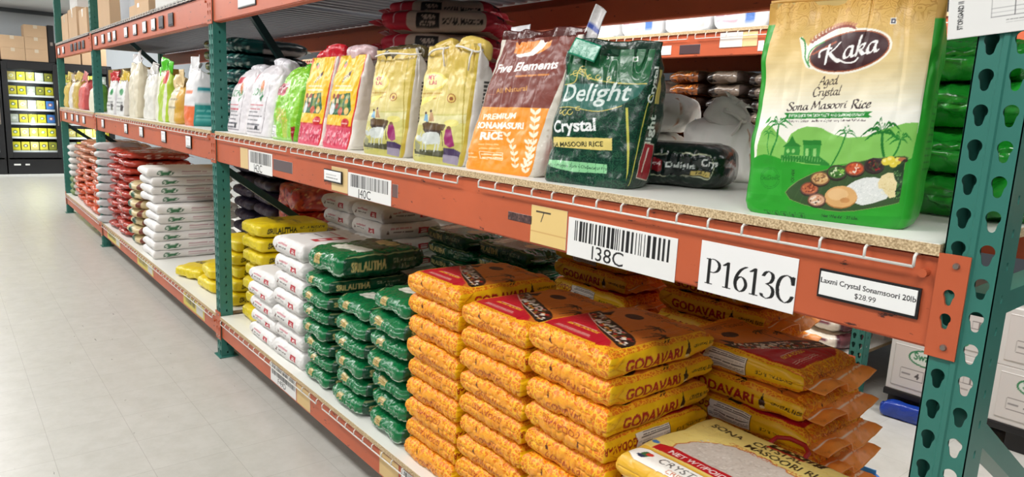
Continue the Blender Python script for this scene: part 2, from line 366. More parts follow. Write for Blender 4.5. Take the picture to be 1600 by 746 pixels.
    def lines_of_type(s, x, y, w, n, lead, size, col, seed=1, ang=0.0, flip=1.0):
        """rows of print too small to read"""
        r = random.Random(seed); c, sn = math.cos(ang), math.sin(ang)
        for i in range(n):
            t = 0.0; e = w * r.uniform(.75, 1)
            while t < e:
                l = size * r.uniform(1.2, 4.5); oy = -i * lead * flip
                p = np.array([x + t * c - oy * sn * flip * 0, y + t * sn + oy]); q = p + np.array([c, sn]) * l
                s.line([p, q], size * 0.62, col); t += l + size * 0.7
    def sample(s, U, V):
        """U,V 0..1 grids -> rgba 0..255, box filtered"""
        c = s.c; ny, nx = c.shape[:2]
        x = np.clip(U * nx - 0.5, 0, nx - 1.001); y = np.clip(V * ny - 0.5, 0, ny - 1.001)
        i = x.astype(int); j = y.astype(int); fx = (x - i)[:, None]; fy = (y - j)[:, None]
        i2 = np.minimum(i + 1, nx - 1); j2 = np.minimum(j + 1, ny - 1)
        return (c[j, i] * (1 - fx) + c[j, i2] * fx) * (1 - fy) + (c[j2, i] * (1 - fx) + c[j2, i2] * fx) * fy
FACES = {'-y': ((0, 1), (2, 1), 1, -1), '+y': ((0, -1), (2, 1), 1, 1), '+x': ((1, 1), (2, 1), 0, 1), '-x': ((1, -1), (2, 1), 0, -1), '+z': ((0, 1), (1, 1), 2, 1), '-z': ((0, 1), (1, -1), 2, -1)}
def sack(name, n, fmap, art, bg, mat, bg_a=1.0):
    """closed body: a subdivided cube mapped by fmap((k,3) in -1..1) -> (k,3); art: printed panel per cube face"""
    idx = {}; Pl = []; quads = []; cols = []
    S = np.array(n)
    keys_all = []; quad_all = []; col_all = []; base = 0
    for f, ((ua, us), (va, vs), wa, ws) in FACES.items():
        nu, nv = n[ua], n[va]
        U, V = np.meshgrid(np.arange(nu + 1), np.arange(nv + 1)); U = U.ravel(); V = V.ravel()
        K = np.zeros((len(U), 3), np.int64)
        K[:, ua] = U if us > 0 else nu - U; K[:, va] = V if vs > 0 else nv - V; K[:, wa] = n[wa] if ws > 0 else 0
        keys_all.append(K)
        g = (np.arange(nv)[:, None] * (nu + 1) + np.arange(nu)[None]).ravel() + base
        quad_all.append(np.c_[g, g + 1, g + nu + 2, g + nu + 1])
        a = art.get(f) if art else None
        if a is None: c = np.tile(np.array([*bg, bg_a * 255], np.float32), (len(U), 1))
        elif isinstance(a, Art): c = a.sample(U / nu, V / nv)
        else: c = np.tile(np.array([*a, 255], np.float32), (len(U), 1))
        col_all.append(c); base += len(U)
    K = np.concatenate(keys_all); Q = np.concatenate(quad_all); C = np.concatenate(col_all)
    code = (K[:, 0] * 100003 + K[:, 1]) * 100003 + K[:, 2]
    _, first, inv = np.unique(code, return_index=True, return_inverse=True)
    P = fmap(K[first] / S * 2.0 - 1.0); F = inv.reshape(-1)[Q]
    me = bpy.data.meshes.new(name)
    me.vertices.add(len(P)); me.vertices.foreach_set('co', P.astype(np.float32).ravel())
    me.loops.add(F.size); me.loops.foreach_set('vertex_index', F.astype(np.int32).ravel())
    me.polygons.add(len(F)); me.polygons.foreach_set('loop_start', (np.arange(len(F)) * 4).astype(np.int32)); me.polygons.foreach_set('loop_total', np.full(len(F), 4, np.int32))
    me.polygons.foreach_set('use_smooth', np.ones(len(F), bool))
    me.update(calc_edges=True)
    ca = me.color_attributes.new('print', 'BYTE_COLOR', 'CORNER')
    ca.data.foreach_set('color_srgb', (C[Q.ravel()] / 255.0).clip(0, 1).astype(np.float32).ravel())
    me.materials.append(mat)
    return me
def count(size, res): return tuple(max(3, int(round(v / res))) for v in size)
def lying(W, L, T, k=5.0, wr=0.004, seed=1, pinch=0.0, kxy=None, droop=0.0, freq=22.0, crease=0.0, back=0.0, box=False):
    """a filled sack lying flat, length along y from its front end at y=0, resting on z=0"""
    def f(p):
        q = p.copy()
        kx = kxy if kxy else (6.0 if k < 5 else 10.0)
        r = np.maximum(np.abs(q[:, 0]), np.abs(q[:, 1])); nn = (r ** k + np.abs(q[:, 2]) ** k) ** (1 / k); q = q / nn[:, None]
        if box:                                             # brick-shaped: round only the outermost few centimetres
            h = np.array([W / 2, L / 2, T / 2]); R = T / 2 * 0.96; g = p * h; c = np.clip(g, -(h - R), h - R); e = g - c
            exy = (np.abs(e[:, 0]) ** 7 + np.abs(e[:, 1]) ** 7) ** (1 / 7); ln = np.sqrt(exy ** 2 + e[:, 2] ** 2) + 1e-9; q = (c + e / ln[:, None] * R) / h
        r = np.maximum(np.abs(q[:, 0]), np.abs(q[:, 1])); nx = (np.abs(q[:, 0]) ** kx + np.abs(q[:, 1]) ** kx) ** (1 / kx) + 1e-9
        if not box: q[:, :2] *= (r / nx)[:, None]
        t = 1 - pinch * np.abs(q[:, 1]) ** 5 - back * np.clip(q[:, 1], 0, 1) ** 5
        o = np.c_[q[:, 0] * W / 2, (q[:, 1] + 1) * L / 2, q[:, 2] * T / 2 * 1.07 * t]
        d = vnoise(o * freq, seed) * wr + vnoise(o * freq * 2.7, seed + 5) * wr * 0.4
        cr = np.abs(vnoise(o * np.array([55, 9, 40]), seed + 3)); e = np.abs(q[:, 1]) ** 6
        d = d - crease * np.maximum(0, 0.35 - cr) * (0.25 + e)
        nrm = np.c_[q[:, 0] / W * 0.7, q[:, 1] / L, q[:, 2] / T] ; nrm /= np.linalg.norm(nrm, axis=1)[:, None] + 1e-9
        o = o + nrm * d[:, None]
        o[:, 2] += T / 2 - droop * (np.abs(q[:, 0]) ** 3 * 0.3 + np.abs(q[:, 1]) ** 4) * (q[:, 2] > -0.5)
        o[:, 2] = np.clip(o[:, 2], 0.0, T)          # flattened where sacks press on each other
        return o
    return f
def standing(W, Dp, Hh, s_, hw, hd, cy, wr=0.004, seed=1, k=6.0, belly=0.0, freq=18.0, crease=0.006, cx=None):
    """a filled bag standing on its base: half-width, half-depth and centre-line profiles over the height"""
    def f(p):
        s = (p[:, 2] + 1) / 2
        a = np.interp(s, s_, hw); b = np.interp(s, s_, hd); c = np.interp(s, s_, cy); xo = np.interp(s, s_, cx) if cx is not None else 0
        r = np.maximum(np.abs(p[:, 0]), np.abs(p[:, 1])); nk = (np.abs(p[:, 0]) ** k + np.abs(p[:, 1]) ** k) ** (1 / k) + 1e-9
        x, y = p[:, 0] * r / nk, p[:, 1] * r / nk
        yb = y * b * (1 + belly * (1 - x * x) * np.sin(np.pi * np.clip(s, 0, 1)) ** 0.8)
        o = np.c_[x * a + xo, yb + c, s * Hh]
        d = vnoise(o * freq, seed) * wr + vnoise(o * freq * 3.1, seed + 4) * wr * 0.35
        d -= crease * np.maximum(0, 0.25 - np.abs(vnoise(o * np.array([30, 30, 7.]) , seed + 9))) * (0.4 + 2.2 * s ** 3)
        d *= np.clip(s * 14, 0, 1)
        o[:, 0] += x * d * 0.6; o[:, 1] += np.sign(y) * np.minimum(1, np.abs(y) * 1.3) * d
        return o
    return f
def sheet_map(W, Hh, th, wave=0.0, seed=1, freq=20.0):
    """a thin sheet, x = width, z = height up from 0, y = thickness"""
    def f(p):
        o = np.c_[p[:, 0] * W / 2, p[:, 1] * th / 2, (p[:, 2] + 1) / 2 * Hh]
        if wave: o[:, 1] += vnoise(np.c_[o[:, 0] * freq, np.zeros(len(o)), o[:, 2] * freq * 0.35], seed) * wave * np.clip(o[:, 2] / Hh * 1.5, 0, 1)
        return o
    return f
P_FILM = printed('printed_film', 0.32, 0.30, 26)
P_GLOSS = printed('glossy_film', 0.2, 0.55, 34, coat=0.3)
P_WOVEN = printed('woven_sack', 0.55, 0.3, 24, weave=0.25)
P_CURL = printed('curl_print_film', 0.4, 0.32, 30, pattern='curl', pcol=(250, 186, 40))
P_HEX = printed('ring_print_film', 0.36, 0.22, 16, pattern='hex', pcol=(176, 122, 36))
P_GRID = printed('lace_print_film', 0.24, 0.5, 22, pattern='grid', pcol=(34, 88, 62), coat=0.2)
P_CARD = printed('printed_card', 0.5, 0.04, 10)
def card(name, art, w, h, th, parent, loc, rz=0.0, mat=None, wave=0.0, res=0.002, seed=1, bg=(240, 240, 238)):
    me = sack(name, (max(3, int(w / res)), 2, max(3, int(h / res))), sheet_map(w, h, th, wave, seed), {'-y': art}, bg, mat or P_CARD)
    o = link(name, me, parent); o.location = loc; o.rotation_euler = (0, 0, rz)
    return o

# ------------------------------------------------------------------ the setting
def struct(name, bxs, mat): return tag(boxes(name, bxs, mat), kind='structure')
struct('floor', [(-19, 5, -7, 8, -0.05, 0)], floor_mat())
M_WALL = plain('blue_grey_wall', (204, 212, 218), 0.8); M_CEIL = plain('ceiling_tile', (196, 200, 204), 0.9)
struct('wall_end', [(-16.6, -16.45, -7, 8, 0, CEIL)], M_WALL)
struct('ceiling', [(-19, 5, -7, 8, CEIL, CEIL + 0.05)], M_CEIL)
struct('trim_1', [(-16.45, -16.40, -7, 8, 2.93, CEIL)], plain('dark_wall_trim', (96, 104, 112), 0.6))

# ------------------------------------------------------------------ pallet racks
def teardrop(cx, cz, s=1.0):
    pts = []
    for a in np.linspace(-42, 222, 17): pts.append((cx + 0.0102 * s * math.cos(math.radians(a)), cz + 0.0052 * s + 0.0102 * s * math.sin(math.radians(a))))
    for a in np.linspace(190, 350, 10): pts.append((cx + 0.0056 * s * math.cos(math.radians(a)), cz - 0.0112 * s + 0.0056 * s * math.sin(math.radians(a))))
    return pts
POST_H = 2.78
def join_into(bm, me, M):
    n0 = len(bm.verts); tmp = bmesh.new(); tmp.from_mesh(me); tmp.transform(M); t2 = bpy.data.meshes.new('t'); tmp.to_mesh(t2); tmp.free(); bm.from_mesh(t2); bpy.data.meshes.remove(t2)
def make_post():
    bm = bmesh.new(); nh = int(POST_H / 0.0508)
    pit = POST_H / nh
    seg = plate_mesh('face', [(-0.038, 0), (0.038, 0), (0.038, pit), (-0.038, pit)], [teardrop(sx * 0.0195, pit * 0.55) for sx in (-1, 1)], 0.0022)
    for i in range(nh): join_into(bm, seg, Matrix(((1, 0, 0, 0), (0, 0, -1, 0.0011), (0, 1, 0, i * pit), (0, 0, 0, 1))))
    bmesh.ops.remove_doubles(bm, verts=bm.verts[:], dist=1e-5)
    slots = [[(a - 0.004, c - 0.0065), (a + 0.004, c - 0.0065), (a + 0.004, c + 0.0065), (a - 0.004, c + 0.0065)] for i in range(nh) for a, c in ((0.035, 0.028 + i * 0.0508),)]
    fl = plate_mesh('flange', [(0, 0), (0.07, 0), (0.07, POST_H), (0, POST_H)], slots, 0.0022)
    fs = plate_mesh('flange', [(0, 0), (0.07, 0), (0.07, POST_H), (0, POST_H)], [], 0.0022)
    for x, me in ((0.037, fl), (-0.037, fs)): join_into(bm, me, Matrix(((0, 0, 1, x), (1, 0, 0, 0), (0, 1, 0, 0), (0, 0, 0, 1))))
    for x0, x1 in ((-0.038, -0.009), (0.030, 0.038)):
        v = [bm.verts.new(p) for p in ((x0, 0.07, 0), (x1, 0.07, 0), (x1, 0.07, POST_H), (x0, 0.07, POST_H))]; bm.faces.new(v)  # left back lip widened to keep light out of the post
    rb = [(-0.006, 0), (-0.0035, -0.0025), (0.0035, -0.0025), (0.006, 0)]        # the rolled rib between the two rows of holes
    A = [bm.verts.new((x, y, 0)) for x, y in rb]; B = [bm.verts.new((x, y, POST_H)) for x, y in rb]
    for i in range(3): bm.faces.new((A[i], A[i + 1], B[i + 1], B[i]))
    bmesh.ops.recalc_face_normals(bm, faces=bm.faces[:])
    me = bpy.data.meshes.new('post'); bm.to_mesh(me); bm.free(); me.materials.append(M_GREEN)
    return me
POST = make_post()
RACK_D = 1.17
def upright(name, label, x, y0, braces, group):
    t = thing(name, label, 'rack upright', (x, y0, 0), 0, group)
    o = link('front_post', POST, t)
    o = link('rear_post', POST, t); o.rotation_euler = (0, 0, math.pi); o.location = (0, RACK_D + 0.04, 0)
    for a, b in braces:
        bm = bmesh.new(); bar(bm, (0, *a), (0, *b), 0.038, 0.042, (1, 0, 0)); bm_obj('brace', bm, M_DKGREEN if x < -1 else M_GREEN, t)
    for yy in (0.0, RACK_D - 0.03):
        boxes('foot_plate', [(-0.055, 0.055, yy - 0.015, yy + 0.09, 0, 0.006)], M_GREEN, t)
    return t
PLATE = plate_mesh('end_plate', [(0, 0), (0.044, 0), (0.044, 0.165), (0, 0.165)], [teardrop(0.022, 0.098, 0.8), teardrop(0.022, 0.060, 0.8)], 0.005)
PLATE.materials.append(M_ORANGE)
def beam(name, label, x0, x1, y, z0, z1, group, front=True):
    """x0,x1: the faces of the two posts it spans; front beams face -y"""
    s = -1 if front else 1
    t = thing(name, label, 'shelf beam', ((x0 + x1) / 2, y, z0), 0, group)
    hw = (x1 - x0) / 2; h = z1 - z0; d0, d1 = (0.004, 0.05) if front else (-0.05, -0.004)
    bm = bmesh.new()
    prof = [(d0, 0.0), (d1, 0.0), (d1, h), ((d0 + d1) / 2, h), ((d0 + d1) / 2, h - 0.035), (d0, h - 0.035)] if not front else [(0.004, 0), (0.05, 0), (0.05, h), (0.004, h)]
    A = [bm.verts.new((-hw, a, b)) for a, b in prof]; B = [bm.verts.new((hw, a, b)) for a, b in prof]; n = len(prof)
    for i in range(n): bm.faces.new((A[i], A[(i + 1) % n], B[(i + 1) % n], B[i]))
    bm.faces.new(A); bm.faces.new(B)
    bmesh.ops.bevel(bm, geom=[e for e in bm.edges], offset=0.004, segments=2, affect='EDGES')
    bm_obj('rail', bm, M_ORANGE, t)
    if front:
        for sx in (-1, 1):
            o = link('end_plate', PLATE, t); o.rotation_euler = (math.pi / 2, 0, 0); o.location = (sx * hw + (-0.004 if sx > 0 else -0.040), -0.0035, -0.008)
            for zz in (0.018, 0.148):
                bm = bmesh.new(); bmesh.ops.create_cone(bm, cap_ends=True, segments=12, radius1=0.0055, radius2=0.004, depth=0.004, matrix=Matrix.Translation((sx * (hw + 0.018 if sx < 0 else hw + 0.022), -0.008, zz - 0.008)) @ Matrix.Rotation(math.pi / 2, 4, 'X'))
                bm_obj('rivet', bm, M_STEEL, t)
        bm = bmesh.new(); tube(bm, [(hw - 0.022, 0.004, h - 0.03), (hw - 0.022, -0.012, h - 0.03)], 0.007, 12); bm_obj('safety_pin', bm, M_ORANGE, t)
    return t
def shelf_board(name, label, x0, x1, y0, y1, z, group, th=0.019):
    t = thing(name, label, 'shelf board', ((x0 + x1) / 2, (y0 + y1) / 2, z - th), 0, group)
    hx, hy = (x1 - x0) / 2, (y1 - y0) / 2
    boxes('core', [(-hx, hx, -hy, hy, 0, th - 0.0012)], M_EDGE, t)
    boxes('white_face', [(-hx + 0.002, hx - 0.002, -hy + 0.002, hy - 0.002, th - 0.0012, th)], M_TOP, t)
    return t
CROSS = {}
def wire_rail(label, x0, x1, y, z, group, drop=0.02, step=0.0762):
    t = thing('wire_deck_edge', label, 'wire rail', ((x0 + x1) / 2, y, z), 0, group); hw = (x1 - x0) / 2
    n = max(2, round((x1 - x0) / step)); bm = bmesh.new()
    tube(bm, [(-hw, -0.012, -drop), (hw, -0.012, -drop)], 0.0028, 6); bm_obj('long_wire', bm, M_WIRE, t, True)
    if drop not in CROSS:
        bm = bmesh.new(); tube(bm, [(0, 0.02, 0.0), (0, -0.008, 0.0), (0, -0.012, -0.004), (0, -0.012, -drop)], 0.0026, 6)
        o = bm_obj('cross_wire', bm, M_WIRE, t, True); CROSS[drop] = o.data; bpy.data.objects.remove(o)
    for i in range(n + 1):
        o = link('cross_wire', CROSS[drop], t); o.location = (-hw + 2 * hw * i / n, 0, 0)
    return t
def deck(label, x0, x1, y0, y1, z, group):
    t = thing('steel_deck', label, 'shelf deck', ((x0 + x1) / 2, (y0 + y1) / 2, z), 0, group); hx, hy = (x1 - x0) / 2, (y1 - y0) / 2
    n = max(2, int((x1 - x0) / 0.1)); bm = bmesh.new(); prof = []
    for i in range(n):
        a = -hx + 2 * hx * i / n; w = 2 * hx / n
        prof += [(a, 0.014), (a + w * .35, 0.014), (a + w * .45, 0), (a + w * .9, 0), (a + w, 0.014)]
    A = [bm.verts.new((x, -hy, z_)) for x, z_ in prof]; B = [bm.verts.new((x, hy, z_)) for x, z_ in prof]
    A2 = [bm.verts.new((x, -hy, z_ + 0.003)) for x, z_ in prof]; B2 = [bm.verts.new((x, hy, z_ + 0.003)) for x, z_ in prof]
    for i in range(len(prof) - 1):
        bm.faces.new((A[i], A[i + 1], B[i + 1], B[i])); bm.faces.new((A2[i], B2[i], B2[i + 1], A2[i + 1]))
        bm.faces.new((A[i], A2[i], A2[i + 1], A[i + 1])); bm.faces.new((B[i], B[i + 1], B2[i + 1], B2[i]))
    bm.faces.new((A[0], B[0], B2[0], A2[0])); bm.faces.new((A[-1], A2[-1], B2[-1], B[-1]))
    bm_obj('panel', bm, M_DECK, t)
    return t
ZL, ZU, ZT = 0.253, 1.322, 2.09                    # the three shelf heights
BEAMZ = ((0.118, ZL - 0.019), (1.152, ZU - 0.019), (1.907, 2.05))
PX_ = [-0.36, -4.12, -7.88, -10.33]
HP = 0.038
zig = lambda f, a, b: [((f, a), (1.12, b))]
braces_end = [((0.07, 1.03), (1.12, 0.42)), ((0.07, 1.225), (1.12, 1.235)), ((0.07, 0.22), (1.12, 0.22)), ((0.07, 2.4), (1.12, 1.9))]
braces_mid = [((0.06, 1.105), (0.95, 0.46)), ((0.07, 2.2), (0.62, 1.42)), ((0.07, 2.3), (1.12, 2.3))]
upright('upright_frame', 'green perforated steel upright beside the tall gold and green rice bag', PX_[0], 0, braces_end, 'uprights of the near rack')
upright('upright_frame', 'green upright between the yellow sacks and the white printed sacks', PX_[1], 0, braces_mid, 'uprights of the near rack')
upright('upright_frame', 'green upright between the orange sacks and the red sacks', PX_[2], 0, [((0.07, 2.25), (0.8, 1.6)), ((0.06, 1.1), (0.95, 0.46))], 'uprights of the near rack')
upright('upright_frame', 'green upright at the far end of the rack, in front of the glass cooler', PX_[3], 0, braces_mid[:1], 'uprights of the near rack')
BAYS = [(-4.12 + HP, -0.36 - HP, 'near bay'), (-7.88 + HP, -4.12 - HP, 'second bay'), (-10.33 + HP, -7.88 - HP, 'farthest bay')]
LEVEL = ['bottom', 'middle', 'top']
where = {('bottom', 0): 'under the green and orange rice sacks', ('middle', 0): 'under the row of standing rice bags with the big price card',
         ('top', 0): 'above the red ended sacks', ('bottom', 1): 'under the white sacks with green oval print', ('middle', 1): 'under the standing white and orange bags',
         ('top', 1): 'carrying cartons over the second bay', ('bottom', 2): 'under the orange brown sacks', ('middle', 2): 'under the pink bag at the far end', ('top', 2): 'at the far end under the tan cartons'}
for bi, (x0, x1, nm) in enumerate(BAYS):
    for li, (z0, z1) in enumerate(BEAMZ):
        w = where[(LEVEL[li], bi)]
        beam('shelf_beam', 'orange front beam ' + w, x0, x1, 0, z0, z1, 'front beams of the near rack')
        if li > 0: beam('rear_shelf_beam', 'rear orange beam ' + w, x0, x1, RACK_D + 0.04, z0 + 0.0, z1, 'rear beams of the near rack', False)
        else: beam('rear_shelf_beam', 'rear orange beam ' + w, x0, x1, RACK_D + 0.04, z0, z1, 'rear beams of the near rack', False)
        if li < 2: shelf_board('shelf_board', 'white topped board shelf ' + w, x0 + 0.004, x1 - 0.004, -0.006, RACK_D + 0.03, (ZL, ZU)[li], 'shelf boards of the near rack')
        else:
            n = max(2, round((x1 - x0) / 0.92)); 
            for k in range(n): deck('ribbed grey steel deck panel overhead, ' + ['first', 'second', 'third', 'fourth', 'fifth'][n - 1 - k] + ' from the near end ' + ('in the near bay' if bi == 0 else 'in the second bay' if bi == 1 else 'in the farthest bay'), x0 + (x1 - x0) * k / n + 0.003, x0 + (x1 - x0) * (k + 1) / n - 0.003, 0.0, RACK_D + 0.02, 2.055, 'deck panels of the ' + nm)
        if bi == 0 and li == 1:
            for a, b, lb in ((-4.05, -3.03, 'white wire edge hanging under the green and white bags'), (-2.98, -1.705, 'white wire edge hanging under the two gold village bags'), (-1.60, -0.434, 'white wire edge over the big price card')):
                wire_rail(lb, a, b, 0.0, ZU - 0.021, 'wire edges on the near middle beam')
        elif bi == 0 and li == 0:
            for a, b, lb in ((-4.05, -2.72, 'white wire edge below the white and green sacks'), (-2.66, -1.40, 'white wire edge below the orange sacks')):
                wire_rail(lb, a, b, 0.0, ZL - 0.021, 'wire edges on the near bottom beam')
        else:
            n = max(2, round((x1 - x0) / 1.22)); zz = (ZL - 0.021, ZU - 0.021, 2.076)[li]
            for k in range(n):
                wire_rail('white wire edge, ' + ['first', 'second', 'third', 'fourth'][n - 1 - k] + ' from the near end, ' + w, x0 + 0.03 + (x1 - x0 - 0.06) * k / n + 0.02, x0 + 0.03 + (x1 - x0 - 0.06) * (k + 1) / n - 0.02, 0.0, zz, 'wire edges ' + w, 0.02)

# the rack across the next aisle
Y2 = 2.6
P2 = [2.15, -1.61, -5.37, -9.13]
for x, lb in zip(P2, ('', 'green upright of the rack behind, beside the stacked white cartons', 'green upright of the rack behind, far behind the standing bags', '')):
    if lb: upright('upright_frame', lb, x, Y2, [((0.07, 0.9), (1.1, 0.3))], 'uprights of the rack behind')
for a, b, nm in ((P2[1], P2[0], 'right'), (P2[2], P2[1], 'mid'), (P2[3], P2[2], 'far')):
    for li, (z0, z1) in enumerate(BEAMZ):
        if nm == 'right' and li == 0: continue
        w = {'right': 'above the white cartons', 'mid': ('below the white sacks', 'below the striped stacks', 'with cream tags')[li], 'far': 'far along'}[nm]
        beam('shelf_beam', f'orange {LEVEL[li]} beam of the rack behind, {w}', a + HP, b - HP, Y2, z0, z1, 'front beams of the rack behind')
        if li: beam('rear_shelf_beam', f'{LEVEL[li]} rear beam of the rack behind, {w}', a + HP, b - HP, Y2 + RACK_D + 0.04, z0, z1, 'rear beams of the rack behind', False)
        shelf_board('shelf_board', f'white {LEVEL[li]} board of the rack behind, {w}', a + HP + 0.004, b - HP - 0.004, Y2 - 0.006, Y2 + RACK_D + 0.03, (ZL, ZU, 2.069)[li], 'shelf boards of the rack behind')
        if li and nm != 'right' or li == 2:
            for k in range(3):
                wire_rail(f'white wire edge on the {LEVEL[li]} beam behind, {w}, {["third", "second", "first"][k]} length', a + 0.06 + (b - a - 0.12) * k / 3 + 0.03, a + 0.06 + (b - a - 0.12) * (k + 1) / 3 - 0.03, Y2, (0, ZU - 0.021, 2.048)[li], f'wire edges of the rack behind, {LEVEL[li]}', 0.03)

# ------------------------------------------------------------------ labels on the beams
LG = 'labels on the beams'
def label(name, lab, x0, x1, z0, z1, art, y=0.0, backing=None, cat='label', group=LG, res=0.0012, th=0.0012):
    t = thing(name, lab, cat, ((x0 + x1) / 2, y, z0), 0, group); w, h = x1 - x0, z1 - z0
    if backing: boxes('holder', [(-w / 2 - 0.004, w / 2 + 0.004, -0.001, 0.003, -0.005, h + 0.004)], backing, t); 
    card('face', art, w, h, th, t, (0, 0.003 - (0.0045 if backing else 0.0), 0), res=res)
    return t
def barcode(a, x0, x1, y0, y1, seed=3, col=(16, 16, 18)):
    r = random.Random(seed); x = x0; u = (x1 - x0) / 95
    while x < x1:
        b = u * r.choice((1, 1, 1, 2, 2, 3)); a.rect(x, y0, min(x + b, x1), y1, col); x += b + u * r.choice((1, 1, 2, 2))
def loc_label(code, w, h, seed, res):
    a = Art(w, h, res, (236, 236, 234)); barcode(a, w * .07, w * .95, h * .42, h * .94, seed)
    a.text(code, w * .40, h * .04, h * .50, (14, 14, 16), sx=1.15); return a
label('location_label', 'white bar code label reading I38C beside the big price card', -1.238, -0.903, 1.150, 1.246, loc_label('I38C', .335, .096, 3, .001))
label('location_label', 'white bar code label reading J40C under the gold village bags', -2.454, -2.125, 1.155, 1.245, loc_label('J40C', .33, .09, 5, .0014))
label('location_label', 'white bar code label reading J42C under the white bags', -3.56, -3.24, 1.150, 1.255, loc_label('J42C', .32, .105, 8, .002))
a = Art(.212, .105, .0009, (240, 240, 240)); a.pen('P1613C', .016, .018, .052, (12, 12, 14), nib=(.14, 0), thin=.016, shear=0, serif=True, gap=.02)
label('location_label', 'large white card reading P1613C in serif type', -0.843, -0.631, 1.149, 1.254, a, res=.001)
a = Art(.16, .042, .0006, (240, 241, 240)); a.text('Laxmi Crystal Sonamsoori 20lb', .08, .0225, .0128, (18, 18, 20), sx=.98, bold=.015); a.text('$28.99', .08, .0065, .0132, (18, 18, 20))
label('price_tag', 'black framed price tag reading $28.99 beside the near upright', -0.585, -0.425, 1.200, 1.242, a, backing=M_BLACK, cat='price tag', res=.0007, th=0.003)
a = Art(.137, .1, .002, (232, 200, 130)); a.line([(.02, .085), (.075, .085)], .003, (60, 50, 40)); a.line([(.05, .085), (.04, .06)], .003, (60, 50, 40)); a.rect(.0, .03, .137, .033, (214, 170, 104))
label('old_tape_label', 'yellowed blank label beside the I38C bar code', -1.381, -1.244, 1.158, 1.258, a)
a = Art(.1, .02, .002, (84, 58, 56)); a.speckle(0, 0, .1, .02, 40, .004, [(60, 40, 40), (110, 80, 74)], 2)
label('tape_patch', 'dark worn tape patch left of the yellowed label', -1.478, -1.378, 1.205, 1.227, a, cat='tape patch')
a = Art(.16, .09, .003, (226, 196, 140))
label('old_tape_label', 'tan blank label behind the small tag beside J40C', -2.60, -2.458, 1.16, 1.255, a)
a = Art(.15, .038, .003, (244, 244, 244)); a.lines_of_type(.02, .024, .1, 2, .012, .004, (130, 130, 130))
label('price_tag', 'small blank white tag in a black holder beside J40C', -2.65, -2.50, 1.197, 1.237, a, y=-0.0045, backing=M_BLACK, cat='price tag', res=.004)
label('old_tape_label', 'tan blank label beside the J42C bar code', -3.685, -3.57, 1.155, 1.258, a := Art(.11, .1, .004, (224, 194, 140)))
label('tape_patch', 'dark grey tape patch beside the J42C bar code', -3.225, -3.0, 1.185, 1.235, Art(.22, .05, .004, (98, 84, 86)), cat='tape patch')
label('tape_patch', 'dark tape patch at the corner of the J40C bar code', -2.118, -2.08, 1.19, 1.235, Art(.04, .04, .004, (110, 84, 80)), cat='tape patch')
# bottom beam of the near bay
def near_low(px0, px1, py): return at(px0, py, y=0).x, at(px1, py, y=0).x
for k, (xa, xb, code) in enumerate(((-3.30, -2.98, 'F49D'), (-2.02, -1.74, 'F47D'))):
    aa = Art(xb - xa, .094, .002, (232, 232, 230)); barcode(aa, .02, xb - xa - .015, .04, .088, 11 + k); aa.text(code, (xb - xa) * .45, .008, .04, (16, 16, 18), sx=1.2)
    label('location_label', 'bar code label on the bottom beam ' + ('below the white sacks' if k == 0 else 'below the orange sacks'), xa, xb, .128, .222, aa, res=.002)
for xa, xb, lb in ((-2.97, -2.82, 'tan blank label on the bottom beam below the white sacks'), (-2.18, -2.04, 'tan blank label on the bottom beam below the orange sacks')):
    label('old_tape_label', lb, xa, xb, .128, .222, Art(.1, .1, .004, (220, 188, 130)))
# yellow bar code labels of the second bay, and small square tags
for k, (xa, xb) in enumerate(((-7.6, -7.0), (-6.3, -5.75), (-4.9, -4.42))):
    aa = Art(xb - xa, .085, .005, (216, 196, 90)); barcode(aa, .05, xb - xa - .2, .03, .08, 21 + k, (90, 84, 60)); aa.rect(xb - xa - .18, .01, xb - xa - .03, .075, (206, 204, 196))
    label('location_label', 'yellow bar code label on the second bay bottom beam, ' + ('under the red sacks', 'under the white oval print sacks', 'under the loose yellow sacks')[k], xa, xb, .132, .217, aa, res=.006)
def small_tags(pxs, z0, z1, place, dark=()):
    for k, px in enumerate(pxs):
        zc = (z0 + z1) / 2; y0 = 0.0
        lo, hi = -40.0, -0.1
        for _ in range(50):
            m = (lo + hi) / 2; v = np.array([-m * E1 + D * E2 - (zc - H) * E3])[0]
            if 800 + FPX * v[0] / v[2] < px: lo = m
            else: hi = m
        x = (lo + hi) / 2; s = 0.13 if x < -7.9 else 0.105
        aa = Art(s, z1 - z0, .006, (70, 66, 74) if k in dark else (238, 238, 240)); 
        if k not in dark: aa.lines_of_type(s * .2, (z1 - z0) * .7, s * .6, 3, .02, .008, (150, 150, 150), k)
        label('price_tag', ('dark' if k in dark else 'white') + f' square tag, {ordinal(k)} from the far end of the row {place}'.replace('topmost', 'first'), x - s / 2, x + s / 2, z0, z1, aa, y=-0.003, cat='price tag', group='small tags ' + place, res=.008, backing=M_BLACK)
small_tags((150, 161, 171, 179, 197, 211, 226, 240, 252, 267), 1.945, 2.015, 'on the second top beam', dark=(8, 9))
small_tags((92, 99, 112, 118, 124, 130), 1.945, 2.015, 'on the farthest top beam', dark=(2, 3, 4, 5))
small_tags((161, 197, 221, 256, 295), 1.195, 1.265, 'on the second middle beam')
small_tags((103, 113, 121, 131), 1.19, 1.26, 'on the farthest middle beam')
label('price_tag', 'white square tag on the near top beam above the white bags', -3.66, -3.42, 1.945, 2.03, Art(.2, .085, .004, (226, 228, 232)), cat='price tag', res=.005, backing=M_BLACK)
aa = Art(.3, .07, .002, (232, 212, 140)); aa.text('A10LA', .12, .012, .06, (40, 36, 30), sx=1.0); label('old_tape_label', 'cream label reading A10LA on the near top beam', -2.92, -2.62, 1.953, 2.023, aa)
